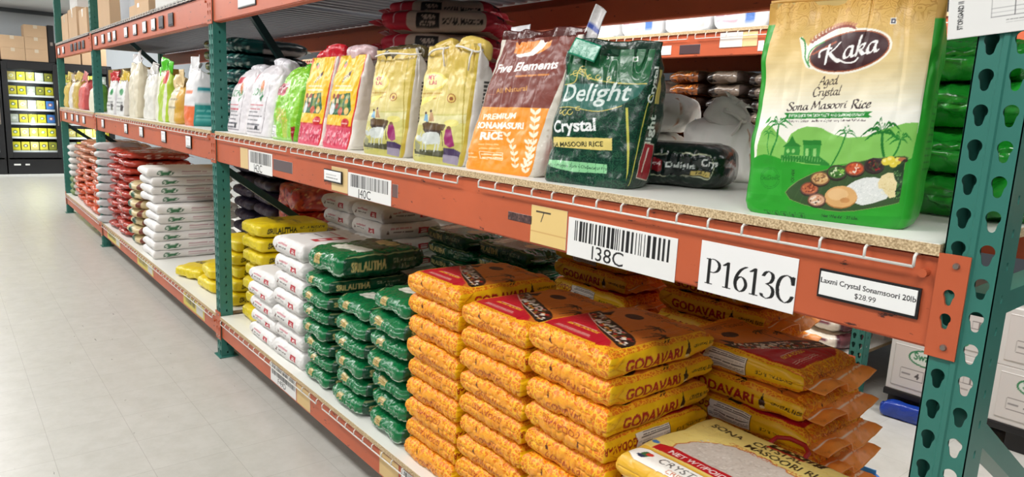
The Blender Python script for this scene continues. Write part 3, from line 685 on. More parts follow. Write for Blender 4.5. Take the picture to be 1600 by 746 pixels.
aa = Art(.16, .05, .003, (222, 196, 130)); aa.lines_of_type(.02, .035, .12, 2, .02, .008, (120, 100, 70)); label('old_tape_label', 'tan worn label between the white tag and A10LA', -3.2, -3.0, 1.955, 2.005, aa)
# labels of the rack behind
for px0, px1, lab, colr in ((1014, 1048, 'white label on the orange beam of the rack behind, above the striped stack', (232, 232, 232)), (1061, 1093, 'dark label on the orange beam of the rack behind', (70, 48, 52)), (1123, 1158, 'white label under the cream patch on the beam behind', (238, 236, 232)), (1150, 1181, 'cream blank patch on the beam of the rack behind', (236, 206, 150)), (1183, 1192, 'white bar code label on the beam behind, next to the gold bag', (240, 240, 240))):
    p = at(px0, 80, y=Y2); q = at(px1, 80, y=Y2); hi = 2.045 if 'patch on' in lab else 1.985
    label('location_label', lab, p.x, q.x, 1.955 if hi > 2 else 1.925, hi, Art(.1, .06, .004, colr), y=Y2 - (0.002 if 'under' in lab else 0), group='labels on the rack behind', res=.004)
# printed sheet taped over the near upright
t = thing('paper_sheet', 'white printed load sheet taped to the top of the near upright', 'paper sheet', (-0.392, -0.006, 1.64), 0)
W_, H_ = 0.21, 0.28
aa = Art(W_, H_, .0007, (226, 226, 224))
aa.text('STORGARD II', .020, .012, .0098, (20, 20, 22), ang=math.pi / 2, align='l', bold=.03, sx=.70)
for i in range(14): aa.line([(.056, .024 + i * .0062), (.2, .024 + i * .0062)], .0005, (120, 120, 124))
for x in (.056, .085, .114, .143, .172): aa.line([(x, .024), (x, .105)], .0006, (70, 70, 74))
aa.lines_of_type(.075, .018, .05, 2, .004, .001, (130, 130, 130))
o = card('sheet', aa, W_, H_, .0012, t, (0.06, 0, 0), res=.0012, wave=.0); o.rotation_euler = (0, math.radians(-5), 0)

# ------------------------------------------------------------------ sacks lying in stacks
def seam_mesh(name, W, depth, col, mat, seed=1, stitch=(240, 236, 226), th=0.0025, wave=0.006):
    """the sewn-shut end of a sack: a thin ruffled strip with a stitch line, along x, standing out along -z before turning"""
    a = Art(W, depth, 0.0025, col); a.line([(0, depth * .3), (W, depth * .33)], 0.004, stitch); a.speckle(0, 0, W, depth, 40, .004, [tuple(int(c * .9) for c in col)], seed)
    return sack(name, (max(8, int(W / .006)), 2, max(4, int(depth / .004))), sheet_map(W, depth, th, wave, seed), {'-y': a, '+y': a}, col, mat)
def sack_obj(name, label_, cat, group, loc, rot, body, seam=None, L=0.4, T=0.08, dz=None):
    t = thing(name, label_, cat, loc, 0, group); t.rotation_euler = rot
    if dz: t.scale = (1, 1, (dz - .0006) / T)
    link('body', body, t)
    if seam is not None:
        s = link('sewn_end', seam, t); s.location = (0, L - 0.008, T * 0.5); s.rotation_euler = (-math.pi / 2 - 0.25, 0, 0)
    return t
def flip_over(me):
    """the same printed sack turned over about its length"""
    m = me.copy(); m.transform(Matrix.Rotation(math.pi, 4, 'Y')); z = min(v.co.z for v in m.vertices); m.transform(Matrix.Translation((0, 0, -z))); return m

def top(i): return 'topmost' if i == 0 else ordinal(i) + ' from the top'
# orange sacks: picture on top, name on the folded end and on the yellow gusset
GW, GL, GT = 0.312, 0.43, 0.078
OR, YE, RD = (228, 124, 24), (240, 188, 16), (176, 70, 22)
def god_top():
    a = Art(GW, GL, .0011, OR, 0.0)
    x0, x1, y0, y1 = .018, GW - .018, .036, GL - .035
    a.poly([(x0, y0 + .03), (x0 + .01, y0), (x1 - .06, y0 - .004), (x1 - .012, y0 + .02), (x1, y0 + .06), (x1, y1), (x0, y1)], (214, 120, 40), 1)
    a.poly([(x0, y0 + .03), (x0 + .01, y0), (x1 - .055, y0 - .004), (x1 - .03, y0 + .012), (x1 - .05, y0 + .04), (x0 + .12, y0 + .095), (x0 + .06, y0 + .145), (x0, y0 + .175)], (196, 20, 42), 1)
    a.text('EKTA FOODS', x0 + .1, y0 + .056, .019, (250, 214, 60), bold=.02)
    a.lines_of_type(x0 + .035, y0 + .038, .14, 4, .0085, .0036, (244, 214, 200), 4); a.lines_of_type(x0 + .05, y0 + .074, .09, 1, .01, .0028, (244, 214, 200), 5)
    band = [(x0, y0 + .18), (x0 + .06, y0 + .148), (x0 + .12, y0 + .098), (x1 - .05, y0 + .045), (x1 - .012, y0 + .03), (x1, y0 + .07), (x1 - .04, y0 + .115), (x1 - .12, y0 + .155), (x0 + .06, y0 + .195), (x0, y0 + .222)]
    a.poly(band, (40, 26, 22), 1, True)
    r = random.Random(3)
    for i in range(130):
        t = r.random(); u = x0 + .015 + t * (x1 - x0 - .03); v = y0 + .185 - .125 * t + r.uniform(-.018, .03)
        a.ell(u, v, r.uniform(.004, .011), r.uniform(.003, .007), r.choice([(190, 50, 30), (226, 214, 200), (60, 84, 40), (220, 140, 40), (120, 30, 24), (236, 226, 212)]), r.uniform(0, 3), n=10)
    a.line([(x0 + .01, y0 + .17), (x0 + .1, y0 + .115), (x1 - .02, y0 + .05)], .0025, (226, 210, 190), smooth=True)
    for px, py, s in ((x1 - .085, y0 + .15, .085), (x1 - .03, y0 + .135, .062)):
        a.line([(px, py), (px + .008, py + s * .6), (px + .02, py + s)], .004, (50, 30, 20), smooth=True)
        for k in range(8):
            an = k * math.pi / 4 + .2; a.line([(px + .02, py + s), (px + .02 + .02 * math.cos(an), py + s + .012 * math.sin(an)), (px + .02 + .034 * math.cos(an), py + s + .016 * math.sin(an) - .008)], .005, (44, 26, 18), smooth=True)
    a.ell(x0 + .1, y0 + .265, .03, .024, (56, 30, 22)); a.poly([(x0 + .02, y0 + .2), (x0 + .03, y0 + .26), (x0 + .05, y0 + .22)], (36, 22, 18))
    a.text('BEST QUALITY', x1 - .095, y1 - .052, .028, (46, 28, 20), ang=-.1); a.lines_of_type(x0 + .03, y1 - .02, .2, 1, .01, .006, (90, 50, 24), 8)
    a.line([(x0 - .004, y1 + .004), (x0 - .004, y0 + .03), (x0 + .008, y0 - .004), (x1 - .055, y0 - .009), (x1 - .008, y0 + .016), (x1 + .004, y0 + .06), (x1 + .004, y1 + .004)], .0026, (250, 206, 40))
    return a
def god_end(down=False):
    a = Art(GW, GT, .0011, OR, 0.0)
    for x in (.028, GW - .028): a.line([(x, 0), (x + (.012 if x < .1 else -.012), GT / 2), (x, GT)], .003, (252, 214, 40), smooth=True)
    a.ell(GW * .5, GT * .45, .105, .027, (240, 152, 44), a=0.55)
    a.text('GODAVARI', GW * .52, GT * .14, .029, RD, bold=.02, arc=.005, sx=1.0)
    a.poly([(.090, .05), (.094, .062), (.098, .05), (.095, .04)], (90, 40, 24))
    return a
def god_side(which):
    a = Art(GL, GT, .0011, YE)
    a.rect(0, GT * .86, GL, GT, OR, 0.0)
    if which:
        a.text('GODAVARI', GL * .40, GT * .22, .046, (168, 16, 28), bold=.035, arc=-.004, sx=.95)
        a.poly([(GL * .70, .03), (GL * .715, .068), (GL * .735, .03)], (36, 24, 20)); a.ell(GL * .717, .028, .010, .013, (60, 34, 24)); a.ell(GL * .717, .015, .008, .006, (246, 230, 190)); a.line([(GL * .70, .006), (GL * .75, .004)], .003, (240, 226, 180))
        a.text('CRYSTAL RICE', GL * .78, GT * .42, .020, (30, 22, 20), align='l', bold=.02, sx=.7)
    else:
        a.rect(GL * .40, .012, GL * .72, .068, (238, 232, 222)); a.lines_of_type(GL * .41, .061, GL * .29, 8, .0064, .0034, (50, 40, 36), 6); a.line([(GL * .40, .012), (GL * .72, .012), (GL * .72, .068), (GL * .40, .068)], .0012, (60, 40, 30), closed=True)
        a.text('CRYSTAL RICE', GL * .2, GT * .5, .017, (40, 26, 20), bold=.01); a.text('GODAVARI', GL * .86, GT * .3, .026, (150, 20, 26), bold=.03)
    a.line([(0, .03), (.03, .037), (.05, .05)], .002, (206, 140, 20)); a.line([(0, .05), (.035, .04)], .002, (210, 148, 20))
    return a
_gt, _ge, _gs1, _gs0 = god_top(), god_end(), god_side(True), god_side(False)
GOD = []
for sd in (11, 12, 13):
    GOD.append(sack('orange_sack', count((GW, GL, GT), .0026), lying(GW, GL, GT, 4.6, .006, sd, 0.0, freq=15, crease=.018, back=.4, box=True), {'+z': _gt, '-z': _gt, '-y': _ge, '+y': _ge, '+x': _gs1, '-x': _gs0}, OR, P_CURL, 0.0))
GODF = [flip_over(m) for m in GOD]
GSEAM = seam_mesh('sewn_end', GW * .97, .062, (236, 146, 60), P_CURL, 4, wave=.034)
def wedge(name, col, w, h, mat):
    """a pointed gusset tuck folded flat against the corner of a sack"""
    bm = bmesh.new(); P = [(0, -.004, .0), (w, -.003, -h / 2), (w * .2, -.006, -.004), (w, -.003, h / 2)]
    v = [bm.verts.new(p) for p in P]; c = bm.verts.new((w * .7, .006, 0)); 
    for f in ((0, 1, 2), (0, 2, 3), (2, 1, 4), (2, 4, 3), (0, 4, 1), (0, 3, 4)): bm.faces.new([([*v, c])[i] for i in f])
    bmesh.ops.recalc_face_normals(bm, faces=bm.faces[:]); me = bpy.data.meshes.new(name); bm.to_mesh(me); bm.free()
    ca = me.color_attributes.new('print', 'BYTE_COLOR', 'CORNER')
    ca.data.foreach_set('color_srgb', np.tile(np.array([*[q / 255 for q in col], 1], np.float32), len(me.loops)))
    me.materials.append(mat); return me
GTUCK = wedge('gusset_fold', (226, 164, 20), .05, .052, P_FILM)
def god(x, y, z, up, lab, rot=0.0, k=None, grp='orange rice sacks on the bottom shelf', dz=GT, seam=None):
    k = rng.randrange(3) if k is None else k
    t = sack_obj('rice_sack', lab, 'rice sack', grp, (x, y, z), (0, 0, rot), (GOD if up else GODF)[k], seam, GL, GT, dz)
    e = link('gusset_fold', GTUCK, t); e.location = (GW / 2 - .003, .012, GT * .5); e.rotation_euler = (0, 0, math.pi / 2)
    return t
cols = [(-1.886, 0.028, ZL, 9, .0765, [1, 1, 1, 1, 0, 1, 0, 0, 1], 'column beside the green sacks'), (-1.556, 0.022, ZL, 9, .0735, [1, 0, 1, 1, 0, 1, 1, 0, 1], 'middle column'), (-1.232, 0.016, ZL, 9, .0755, [1, 1, 1, 0, 1, 1, 0, 1, 1], 'column beside yellow windowed sack')]
for cx, cy, z0, n, dz, ups, cn in cols:
    for i in range(n):
        fr = n - 1 - i                                  # i-th from the top
        god(cx + rng.uniform(-.005, .005) - .0008 * i, cy + rng.uniform(-.006, .006) - .002 * i * 0, z0 + fr * dz, ups[i], f'orange sack, {top(i)}, front {cn}', rng.uniform(-.02, .02), i % 3, dz=dz)
for i in range(8):                                      # the stack turned sideways, sewn ends to the right
    god(-1.262 + rng.uniform(-.012, .012) + (.012 if i else 0) + .004 * i, .66 + rng.uniform(-.012, .012), ZL + (7 - i) * .0765, [0, 1, 0, 1, 1, 0, 1, 0][i], f'orange sack lying crosswise with its sewn end out, {ordinal(i)} of that stack', -math.pi / 2 + rng.uniform(-.04, .04), i % 3, 'crosswise orange sacks behind the yellow windowed sack', .0765, GSEAM if i < 7 else None)
for i in range(9):
    god(-1.60, .99, ZL + (8 - i) * .0795, 1, f'orange back row sack under the I38C label, {ordinal(i)} of its stack', -math.pi / 2 + .03, i % 3, 'back row orange sacks', .0795, GSEAM if i < 8 else None)
for i in range(9):
    god(-2.16, .985, ZL + (8 - i) * .0795, i % 2, f'orange back row sack beside the dark green sacks, {ordinal(i)} of its stack', -math.pi / 2 - .04, i % 3, 'back row orange sacks', .0795, GSEAM if i < 8 else None)

# yellow windowed sacks, bottom right
LW, LL, LT = 0.46, 0.40, 0.075
def lax_top():
    a = Art(LW, LL, .0011, (236, 208, 116))
    a.rect(0, .1, LW, LL, (236, 214, 128))
    a.rect(0, 0, LW, .085, (232, 186, 66))
    for i in range(70):
        r = random.Random(i); x, y = r.uniform(.01, LW - .02), r.uniform(.09, LL - .01); a.line([(x, y), (x + .008, y + .006), (x + .014, y), (x + .02, y + .005)], .0012, (216, 186, 90), smooth=True)
    a.poly([(.02, .028), (.05, .012), (LW, .012), (LW, .075), (.05, .075), (.02, .06)], (248, 246, 240)); a.line([(.02, .028), (.05, .012), (LW, .012)], .002, (190, 140, 50)); a.line([(.02, .06), (.05, .077), (LW, .077)], .002, (190, 140, 50))
    a.ell(.06, .048, .012, .016, (60, 110, 70)); a.ell(.068, .055, .010, .009, (214, 60, 50)); a.ell(.056, .036, .012, .006, (40, 60, 90))
    a.text('CRYSTAL SONA MASOORI', .098, .042, .036, (30, 24, 22), align='l', sx=.95); a.text('CRISTAL SONA MASOORI', .14, .018, .023, (196, 90, 40), align='l')
    pts = [(.075, .128)]
    for i in range(24):
        an = math.pi - i * math.pi / 23; pts.append((.235 + .165 * math.cos(an) + .004 * (-1) ** i, .128 + .15 * math.sin(an) ** .8 + .004 * (-1) ** i))
    a.poly(pts, (206, 196, 186)); a.line(pts, .0035, (196, 110, 50), closed=True)
    a.speckle(.09, .13, .38, .25, 420, .0022, [(222, 214, 206), (190, 178, 168), (214, 204, 194)], 5, 2.0)
    rb = [(.045, .088), (.07, .094), (LW, .094), (LW, .132), (.07, .132), (.045, .12)]
    a.poly(rb, (190, 24, 38)); a.text('NET WT/POIDS NET 9.07 kg (20 lb)', .082, .103, .027, (246, 240, 236), align='l', bold=.015, sx=.93)
    a.text('SONA', .05, .318, .034, (40, 30, 26), align='l', bold=.02); a.text('CRYSTAL', .17, .325, .032, (40, 30, 26), align='l', bold=.02); a.text('MASOORI RICE', .17, .29, .034, (40, 30, 26), align='l', bold=.02)
    a.text('CRISTAL SONA', .14, .268, .02, (200, 96, 40), align='l'); a.text('MASOORI RIZ', .30, .262, .02, (200, 96, 40), align='l')
    a.text('Laxmi', .2, .352, .05, (22, 18, 18), align='l', shear=.25, bold=.05, sx=1.2); a.rect(.2, .344, .3, .351, (190, 30, 36))
    a.rect(.025, .2, .04, .26, (236, 214, 128)); a.ell(.03, .12, .012, .008, (70, 130, 190))
    return a
LAX = sack('yellow_sack', count((LW, LL, LT), .0024), lying(LW, LL, LT, 8, .005, 21, .12, freq=10, crease=.008, box=True), {'+z': lax_top(), '-y': (234, 180, 50), '+y': (238, 178, 20), '-x': (238, 190, 60), '+x': (238, 178, 20)}, (236, 190, 70), P_FILM)
strap = bmesh.new(); tube(strap, [(-.045, -.03, .04), (-.045, .0, .052), (-.04, .028, .064), (-.01, .04, .07), (.03, .04, .068), (.05, .025, .06), (.055, -.02, .046)], .006, 10)
bmesh.ops.recalc_face_normals(strap, faces=strap.faces[:]); STRAP = bpy.data.meshes.new('carry_strap'); strap.to_mesh(STRAP); strap.free(); STRAP.materials.append(plain('red_strap', (176, 26, 28), .5))
for p in STRAP.polygons: p.use_smooth = True
for i in range(6):
    t = sack_obj('windowed_rice_sack', 'yellow sack with clear rice window, ' + ('on top of the front corner stack' if i == 0 else f'{ordinal(i)} from the top of its stack'), 'rice sack', 'yellow windowed sacks', (-.825 + (0 if i == 0 else rng.uniform(-.02, .012)), .02 + (0 if i == 0 else rng.uniform(-.012, .012)), ZL + (5 - i) * .074), (0, 0, -.02 if i == 0 else rng.uniform(-.03, .03)), LAX, None, LL, LT, .074)
    s = link('carry_strap', STRAP, t); s.location = (.0, LL - .02, .012 if i == 0 else -.01); s.scale = (1, 1, 1 if i == 0 else .6)
# green sacks with gold label
def green_end(W, T):
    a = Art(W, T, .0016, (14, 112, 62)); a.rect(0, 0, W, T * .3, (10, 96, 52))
    for y in (.2, .28): a.line([(.0, T * y), (W * .5, T * (y - .04)), (W, T * y)], .0035, (206, 222, 206), smooth=True)
    a.rect(W * .30, T * .45, W * .46, T * .85, (200, 176, 110)); a.lines_of_type(W * .31, T * .75, W * .13, 3, T * .13, .003, (110, 84, 40), 2)
    a.text('SRILALITHA', W * .70, T * .55, .014, (190, 210, 190), bold=.01); return a
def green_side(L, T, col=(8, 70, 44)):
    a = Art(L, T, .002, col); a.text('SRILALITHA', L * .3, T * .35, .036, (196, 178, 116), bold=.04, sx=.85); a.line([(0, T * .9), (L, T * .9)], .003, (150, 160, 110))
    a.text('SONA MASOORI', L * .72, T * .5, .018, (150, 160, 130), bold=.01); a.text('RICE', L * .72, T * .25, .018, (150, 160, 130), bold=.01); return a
def green_top(W, L):
    a = Art(W, L, .0022, (14, 104, 58)); a.poly([(W * .2, L * .18), (W * .9, L * .24), (W * .85, L * .42), (W * .25, L * .36)], (222, 222, 208)); a.text('SRILALITHA', W * .5, L * .5, .042, (20, 40, 26), bold=.04); a.rect(W * .15, L * .62, W * .85, L * .9, (10, 70, 44)); a.ell(W * .5, L * .75, .06, .05, (200, 180, 120)); return a
NW, NL, NT = .285, .42, .078
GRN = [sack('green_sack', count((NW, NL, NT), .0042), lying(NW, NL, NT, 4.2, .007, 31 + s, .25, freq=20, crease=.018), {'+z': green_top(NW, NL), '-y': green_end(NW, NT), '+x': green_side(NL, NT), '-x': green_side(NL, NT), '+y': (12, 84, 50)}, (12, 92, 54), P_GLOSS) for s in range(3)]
NSEAM = seam_mesh('sewn_end', NW * .85, .03, (16, 90, 54), P_GLOSS, 6)
def green(x, y, z, lab, rot=0.0, k=0, dz=NT, grp='green rice sacks on the bottom shelf'):
    return sack_obj('rice_sack', lab, 'rice sack', grp, (x, y, z), (0, 0, rot), GRN[k % 3], NSEAM, NL, NT, dz)
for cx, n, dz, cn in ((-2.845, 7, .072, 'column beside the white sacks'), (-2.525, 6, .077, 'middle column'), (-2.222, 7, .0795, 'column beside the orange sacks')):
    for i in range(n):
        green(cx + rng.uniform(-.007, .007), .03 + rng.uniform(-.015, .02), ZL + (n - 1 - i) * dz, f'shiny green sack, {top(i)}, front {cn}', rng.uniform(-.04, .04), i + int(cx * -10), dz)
t = green(-2.80, .045, ZL + 7 * .072 + .001, 'large dark green sack lying alone on top beside the white sacks', .10, 1); t.scale = (1.12, 1.12, 1.5)
# green sacks behind, turned sideways
for cx, n, cn in ((-3.03, 8, 'beside the grey white sacks'), (-2.58, 8, 'behind the front orange column')):
    for i in range(n):
        green(cx - NL / 2, .99 + rng.uniform(-.01, .01), ZL + (n - 1 - i) * .077, f'dark green sack in the back row {cn}, {ordinal(i)} of its stack', -math.pi / 2 + rng.uniform(-.05, .05), i, .077, 'back row green sacks')

# white sacks with a red square mark
def white_end(W, T):
    a = Art(W, T, .0018, (232, 230, 228)); a.rect(W * .62, T * .25, W * .8, T * .68, (190, 36, 52)); a.rect(W * .66, T * .33, W * .76, T * .42, (236, 220, 220)); a.rect(W * .66, T * .5, W * .76, T * .58, (236, 220, 220))
    a.lines_of_type(W * .18, T * .68, W * .38, 1, .01, .008, (196, 110, 120), 3); a.lines_of_type(W * .22, T * .46, W * .32, 1, .01, .007, (96, 90, 92), 4); a.poly([(W * .1, T * .3), (W * .13, T * .62), (W * .16, T * .3)], (120, 96, 90)); return a
WW, WL, WT = .335, .40, .086
WHT = [sack('white_sack', count((WW, WL, WT), .0052), lying(WW, WL, WT, 7, .006, 41 + s, .06, freq=16, crease=.012, box=True), {'-y': white_end(WW, WT), '+x': white_end(WL, WT), '+z': white_end(WW, WL * .6)}, (232, 231, 229), P_WOVEN) for s in range(2)]
WSEAM = seam_mesh('sewn_end', WW * .9, .03, (226, 224, 220), P_WOVEN, 7)
for cx, n, dz, cn in ((-3.52, 5, .0755, 'shorter column by the upright'), (-3.165, 7, .0865, 'taller column beside the green sacks')):
    for i in range(n):
        sack_obj('rice_sack', f'white rice sack with red square, {ordinal(i)} in the {cn}', 'rice sack', 'white sacks with red squares', (cx + rng.uniform(-.006, .006), .028 + rng.uniform(-.01, .01), ZL + (n - 1 - i) * dz), (0, 0, rng.uniform(-.03, .03)), WHT[i % 2], WSEAM, WL, WT, dz)
for cx, n, cn in ((-4.22 + .35, 8, 'beside the red netted sack'), (-3.47, 8, 'under the J40C label')):
    for i in range(n):
        sack_obj('rice_sack', f'grey white sack in the back row {cn}, {ordinal(i)} of its stack', 'rice sack', 'back row white sacks', (cx, .61 + rng.uniform(-.012, .012), ZL + (n - 1 - i) * .0885), (0, 0, rng.uniform(-.06, .06)), WHT[i % 2], WSEAM, WL, WT, .0885)
# yellow sacks
def yellow_side(L, T):
    a = Art(L, T, .002, (228, 200, 22)); a.text('SRILALITHA', L * .33, T * .34, .042, (30, 30, 20), bold=.04, sx=.78); a.text('SONA MASOORI', L * .75, T * .55, .02, (60, 50, 20), bold=.01); a.text('RICE', L * .75, T * .3, .02, (60, 50, 20), bold=.01); return a
YW, YL, YT = .29, .42, .083
YEL = [sack('yellow_sack', count((YW, YL, YT), .0048), lying(YW, YL, YT, 5, .006, 51 + s, .15, freq=18, crease=.012), {'+x': yellow_side(YL, YT), '-x': yellow_side(YL, YT), '-y': (226, 204, 40), '+z': yellow_side(YW, YL * .5)}, (226, 200, 24), P_FILM) for s in range(2)]
YSEAM = seam_mesh('sewn_end', YW * .9, .035, (226, 200, 40), P_FILM, 8)
for i in range(7):
    sack_obj('rice_sack', f'yellow rice sack, {ordinal(i)} in the stack right behind the green upright', 'rice sack', 'yellow sacks', (-3.90, .11 + rng.uniform(-.012, .012), ZL + (6 - i) * .083), (0, 0, rng.uniform(-.03, .03)), YEL[i % 2], YSEAM, YL, YT, .083)
for i, (x, y, lv, r, lb) in enumerate(((-5.08, .07, 0, .35, 'outermost, lying flat near the aisle'), (-4.72, .08, 0, .05, 'lowest of the middle pair'), (-4.74, .10, 1, -.12, 'upper of the middle pair'), (-4.36, .10, 0, .0, 'at the foot of the upright'), (-4.36, .12, 1, -.04, 'second up at the upright'), (-4.37, .13, 2, .05, 'third up at the upright'), (-4.36, .12, 3, -.05, 'fourth up at the upright'), (-4.36, .13, 4, .03, 'topmost at the upright'))):
    sack_obj('rice_sack', 'loose yellow rice sack left of the green upright, ' + lb, 'rice sack', 'loose yellow sacks', (x, y, ZL + lv * .083), (0, 0, r), YEL[i % 2], YSEAM, YL, YT, .083)
# red netted sack at the back
a = Art(.4, .3, .004, (170, 48, 30)); a.speckle(0, 0, .4, .3, 60, .02, [(206, 90, 50), (140, 30, 24), (220, 150, 90), (120, 24, 20)], 9)
NET = sack('netted_sack', (24, 24, 14), lying(.42, .36, .17, 3.6, .022, 61, freq=14), {'-y': a, '+x': a, '+z': a}, (176, 50, 32), P_GLOSS)
for i in range(4):
    sack_obj('netted_sack', f'red netted sack at the back behind the brace, {ordinal(i)} of its pile', 'netted sack', 'red netted sacks', (-4.69, .64, ZL + (3 - i) * .172), (0, 0, .04 * i), NET, None, .36, .17, .172)

# ---------------- second bay, bottom shelf
def oval_side(L, T):
    a = Art(L, T, .003, (232, 229, 226)); a.ell(L * .22, T * .45, .062, T * .28, (40, 92, 62)); a.ell(L * .22, T * .45, .05, T * .2, (226, 228, 222)); a.ell(L * .22, T * .45, .04, T * .12, (60, 120, 80)); a.lines_of_type(L * .42, T * .6, L * .35, 2, T * .26, .01, (190, 150, 160), 3); a.lines_of_type(L * .82, T * .5, L * .1, 1, .01, .01, (150, 130, 140), 4); return a
BW, BL, BT = .38, .62, .072
BIG = [sack('white_sack', count((BW, BL, BT), .009), lying(BW, BL, BT, 5, .007, 71 + s, .1, freq=9, crease=.012, box=True), {'+x': oval_side(BL, BT), '-x': oval_side(BL, BT)}, (233, 231, 229), P_WOVEN) for s in range(2)]
BSEAM = seam_mesh('sewn_end', BW * .9, .03, (226, 224, 220), P_WOVEN, 9)
for i in range(10):
    sack_obj('rice_sack', f'white sack with green oval print, {ordinal(i)} in the tall stack', 'rice sack', 'white sacks with green ovals', ((-6.12 if i < 4 else -6.0) + rng.uniform(-.02, .02), .04 + rng.uniform(-.02, .02), ZL + (9 - i) * .0695), (0, 0, rng.uniform(-.03, .03)), BIG[i % 2], BSEAM, BL, BT, .0695)
def diamond(W, T):
    a = Art(W, T, .004, (206, 186, 140)); a.poly([(W * .3, T * .5), (W * .5, T * .95), (W * .72, T * .5), (W * .5, T * .05)], (28, 78, 54)); a.rect(0, 0, W * .12, T, (120, 60, 44)); return a
TAN = sack('tan_sack', count((.34, .5, .076), .011), lying(.34, .5, .076, 3.6, .012, 81, .2, freq=16), {'-y': diamond(.34, .076), '+x': diamond(.5, .076), '+z': diamond(.34, .5)}, (206, 186, 140), P_FILM)
TSEAM = seam_mesh('sewn_end', .3, .03, (200, 180, 140), P_FILM, 3)
for i in range(7):
    sack_obj('rice_sack', f'tan sack with green diamond print, {ordinal(i)} in its stack', 'rice sack', 'tan sacks with green diamonds', (-6.60 + rng.uniform(-.02, .02), .03 + rng.uniform(-.02, .02), ZL + (6 - i) * .0755), (0, 0, rng.uniform(-.08, .08)), TAN, TSEAM, .5, .076, .0755)
def red_side(L, T):
    a = Art(L, T, .004, (176, 60, 44)); a.ell(L * .42, T * .5, .075, T * .26, (226, 196, 180)); a.ell(L * .42, T * .5, .06, T * .18, (140, 36, 30)); a.lines_of_type(L * .64, T * .5, L * .3, 1, .01, .014, (214, 150, 130), 3); return a
RED_ = [sack('red_sack', count((.42, .56, .07), .011), lying(.42, .56, .07, 3.4, .012, 91 + s, .2, freq=14, crease=.012), {'+x': red_side(.56, .07), '-y': (172, 54, 40), '+z': (186, 70, 50)}, (176, 58, 44), P_GLOSS) for s in range(2)]
RSEAM = seam_mesh('sewn_end', .36, .03, (160, 50, 40), P_GLOSS, 3)
for cx, n, cn in ((-7.02, 11, 'front red stack'), (-7.475, 11, 'red stack by the upright')):
    for i in range(n):
        sack_obj('rice_sack', f'red sack, {ordinal(i)} in the {cn}', 'rice sack', 'red sacks', (cx + rng.uniform(-.012, .012), .03 + rng.uniform(-.02, .02), ZL + (n - 1 - i) * .0685), (0, 0, rng.uniform(-.03, .03)), RED_[i % 2], RSEAM, .56, .07, .0685)
PALE = sack('pale_sack', count((.10, .4, .08), .012), lying(.10, .4, .08, 3.5, .01, 95, .2), {}, (206, 206, 206), P_WOVEN)
PSEAM = seam_mesh('sewn_end', .08, .03, (200, 200, 200), P_WOVEN, 3)
for i in range(10):
    sack_obj('rice_sack', f'pale grey sack at the third upright, {ordinal(i)} in its narrow stack', 'rice sack', 'pale sacks at the third upright', (-7.775, -.04 + rng.uniform(-.012, .012), ZL + (9 - i) * .079), (0, 0, rng.uniform(-.06, .06)), PALE, PSEAM, .4, .08, .079)
DRK = sack('charcoal_sack', count((.4, .5, .1), .014), lying(.4, .5, .1, 4, .01, 96, .2), {'-y': (52, 44, 66), '+x': (40, 34, 54)}, (44, 38, 56), P_FILM)
for cx in (-5.17, -5.62):
    for i in range(8):
        sack_obj('rice_sack', f'dark charcoal sack at the back, {ordinal(i)} of its stack ' + ('by the upright' if cx > -5.3 else 'behind the white sacks'), 'rice sack', 'charcoal sacks', (cx, .62, ZL + (7 - i) * .098), (0, 0, rng.uniform(-.06, .06)), DRK, TSEAM, .5, .1, .098)
# ---------------- farthest bay, bottom shelf
ORB = [sack('brown_sack', count((.5, .56, .075), .013), lying(.5, .56, .075, 3.4, .014, 97 + s, .2, freq=14, crease=.014), {'-y': c, '+x': c, '+z': (206, 150, 120)}, c, P_GLOSS) for s, c in ((0, (196, 96, 60)), (1, (186, 120, 88)), (2, (204, 84, 44)))]
for cx, n, cn in ((-8.42, 10, 'beside the third upright'), (-8.98, 10, 'middle of the farthest bay'), (-9.55, 9, 'left of the middle stack')):
    for i in range(n):
        kind = 1 if i < 3 else (0 if i < 6 else 2)
        sack_obj('rice_sack', f'orange brown sack, {ordinal(i)} of the stack {cn}', 'rice sack', 'orange brown sacks', (cx + rng.uniform(-.02, .02), .03 + rng.uniform(-.02, .02), ZL + (n - 1 - i) * .0745), (0, 0, rng.uniform(-.06, .06)), ORB[kind], RSEAM, .56, .075, .0745)
PL2 = [sack('pale_sack', count((.3, .45, .08), .014), lying(.3, .45, .08, 3.5, .01, 99, .2), {'-y': c}, (206, 206, 200), P_WOVEN) for c in ((210, 210, 206), (120, 140, 90))]
for i in range(8):
    sack_obj('rice_sack', f'white sack at the far end upright, {ordinal(i)} of its stack', 'rice sack', 'white sacks at the far end', (-10.1, .03, ZL + (7 - i) * .078), (0, 0, rng.uniform(-.06, .06)), PL2[0 if i < 5 else 1], PSEAM, .45, .08, .078)

# ------------------------------------------------------------------ standing bags on the middle shelf
def front_x(px, y, z):
    """x of the point on a line at depth y and height z whose image falls in column px"""
    lo, hi = -40.0, -0.1
    for _ in range(50):
        m = (lo + hi) / 2; v = -m * E1 + (y + D) * E2 - (z - H) * E3
        if 800 + FPX * v[0] / v[2] < px: lo = m
        else: hi = m
    return (lo + hi) / 2
TOPS = {
 'fold': ([0, .015, .05, .12, .5, .72, .88, .96, 1], [.90, .95, .985, 1, 1, 1, .995, .985, .98], [.84, .93, .98, 1, 1, .86, .42, .10, .03]),
 'gather': ([0, .015, .05, .12, .5, .68, .78, .86, .92, 1], [.90, .95, .985, 1, 1, .98, .86, .62, .52, .78], [.84, .93, .98, 1, 1, .95, .75, .42, .22, .30]),
 'round': ([0, .015, .05, .12, .5, .72, .86, .95, 1], [.90, .95, .985, 1, 1, .97, .86, .66, .45], [.84, .93, .98, 1, 1, .92, .7, .42, .15]),
}
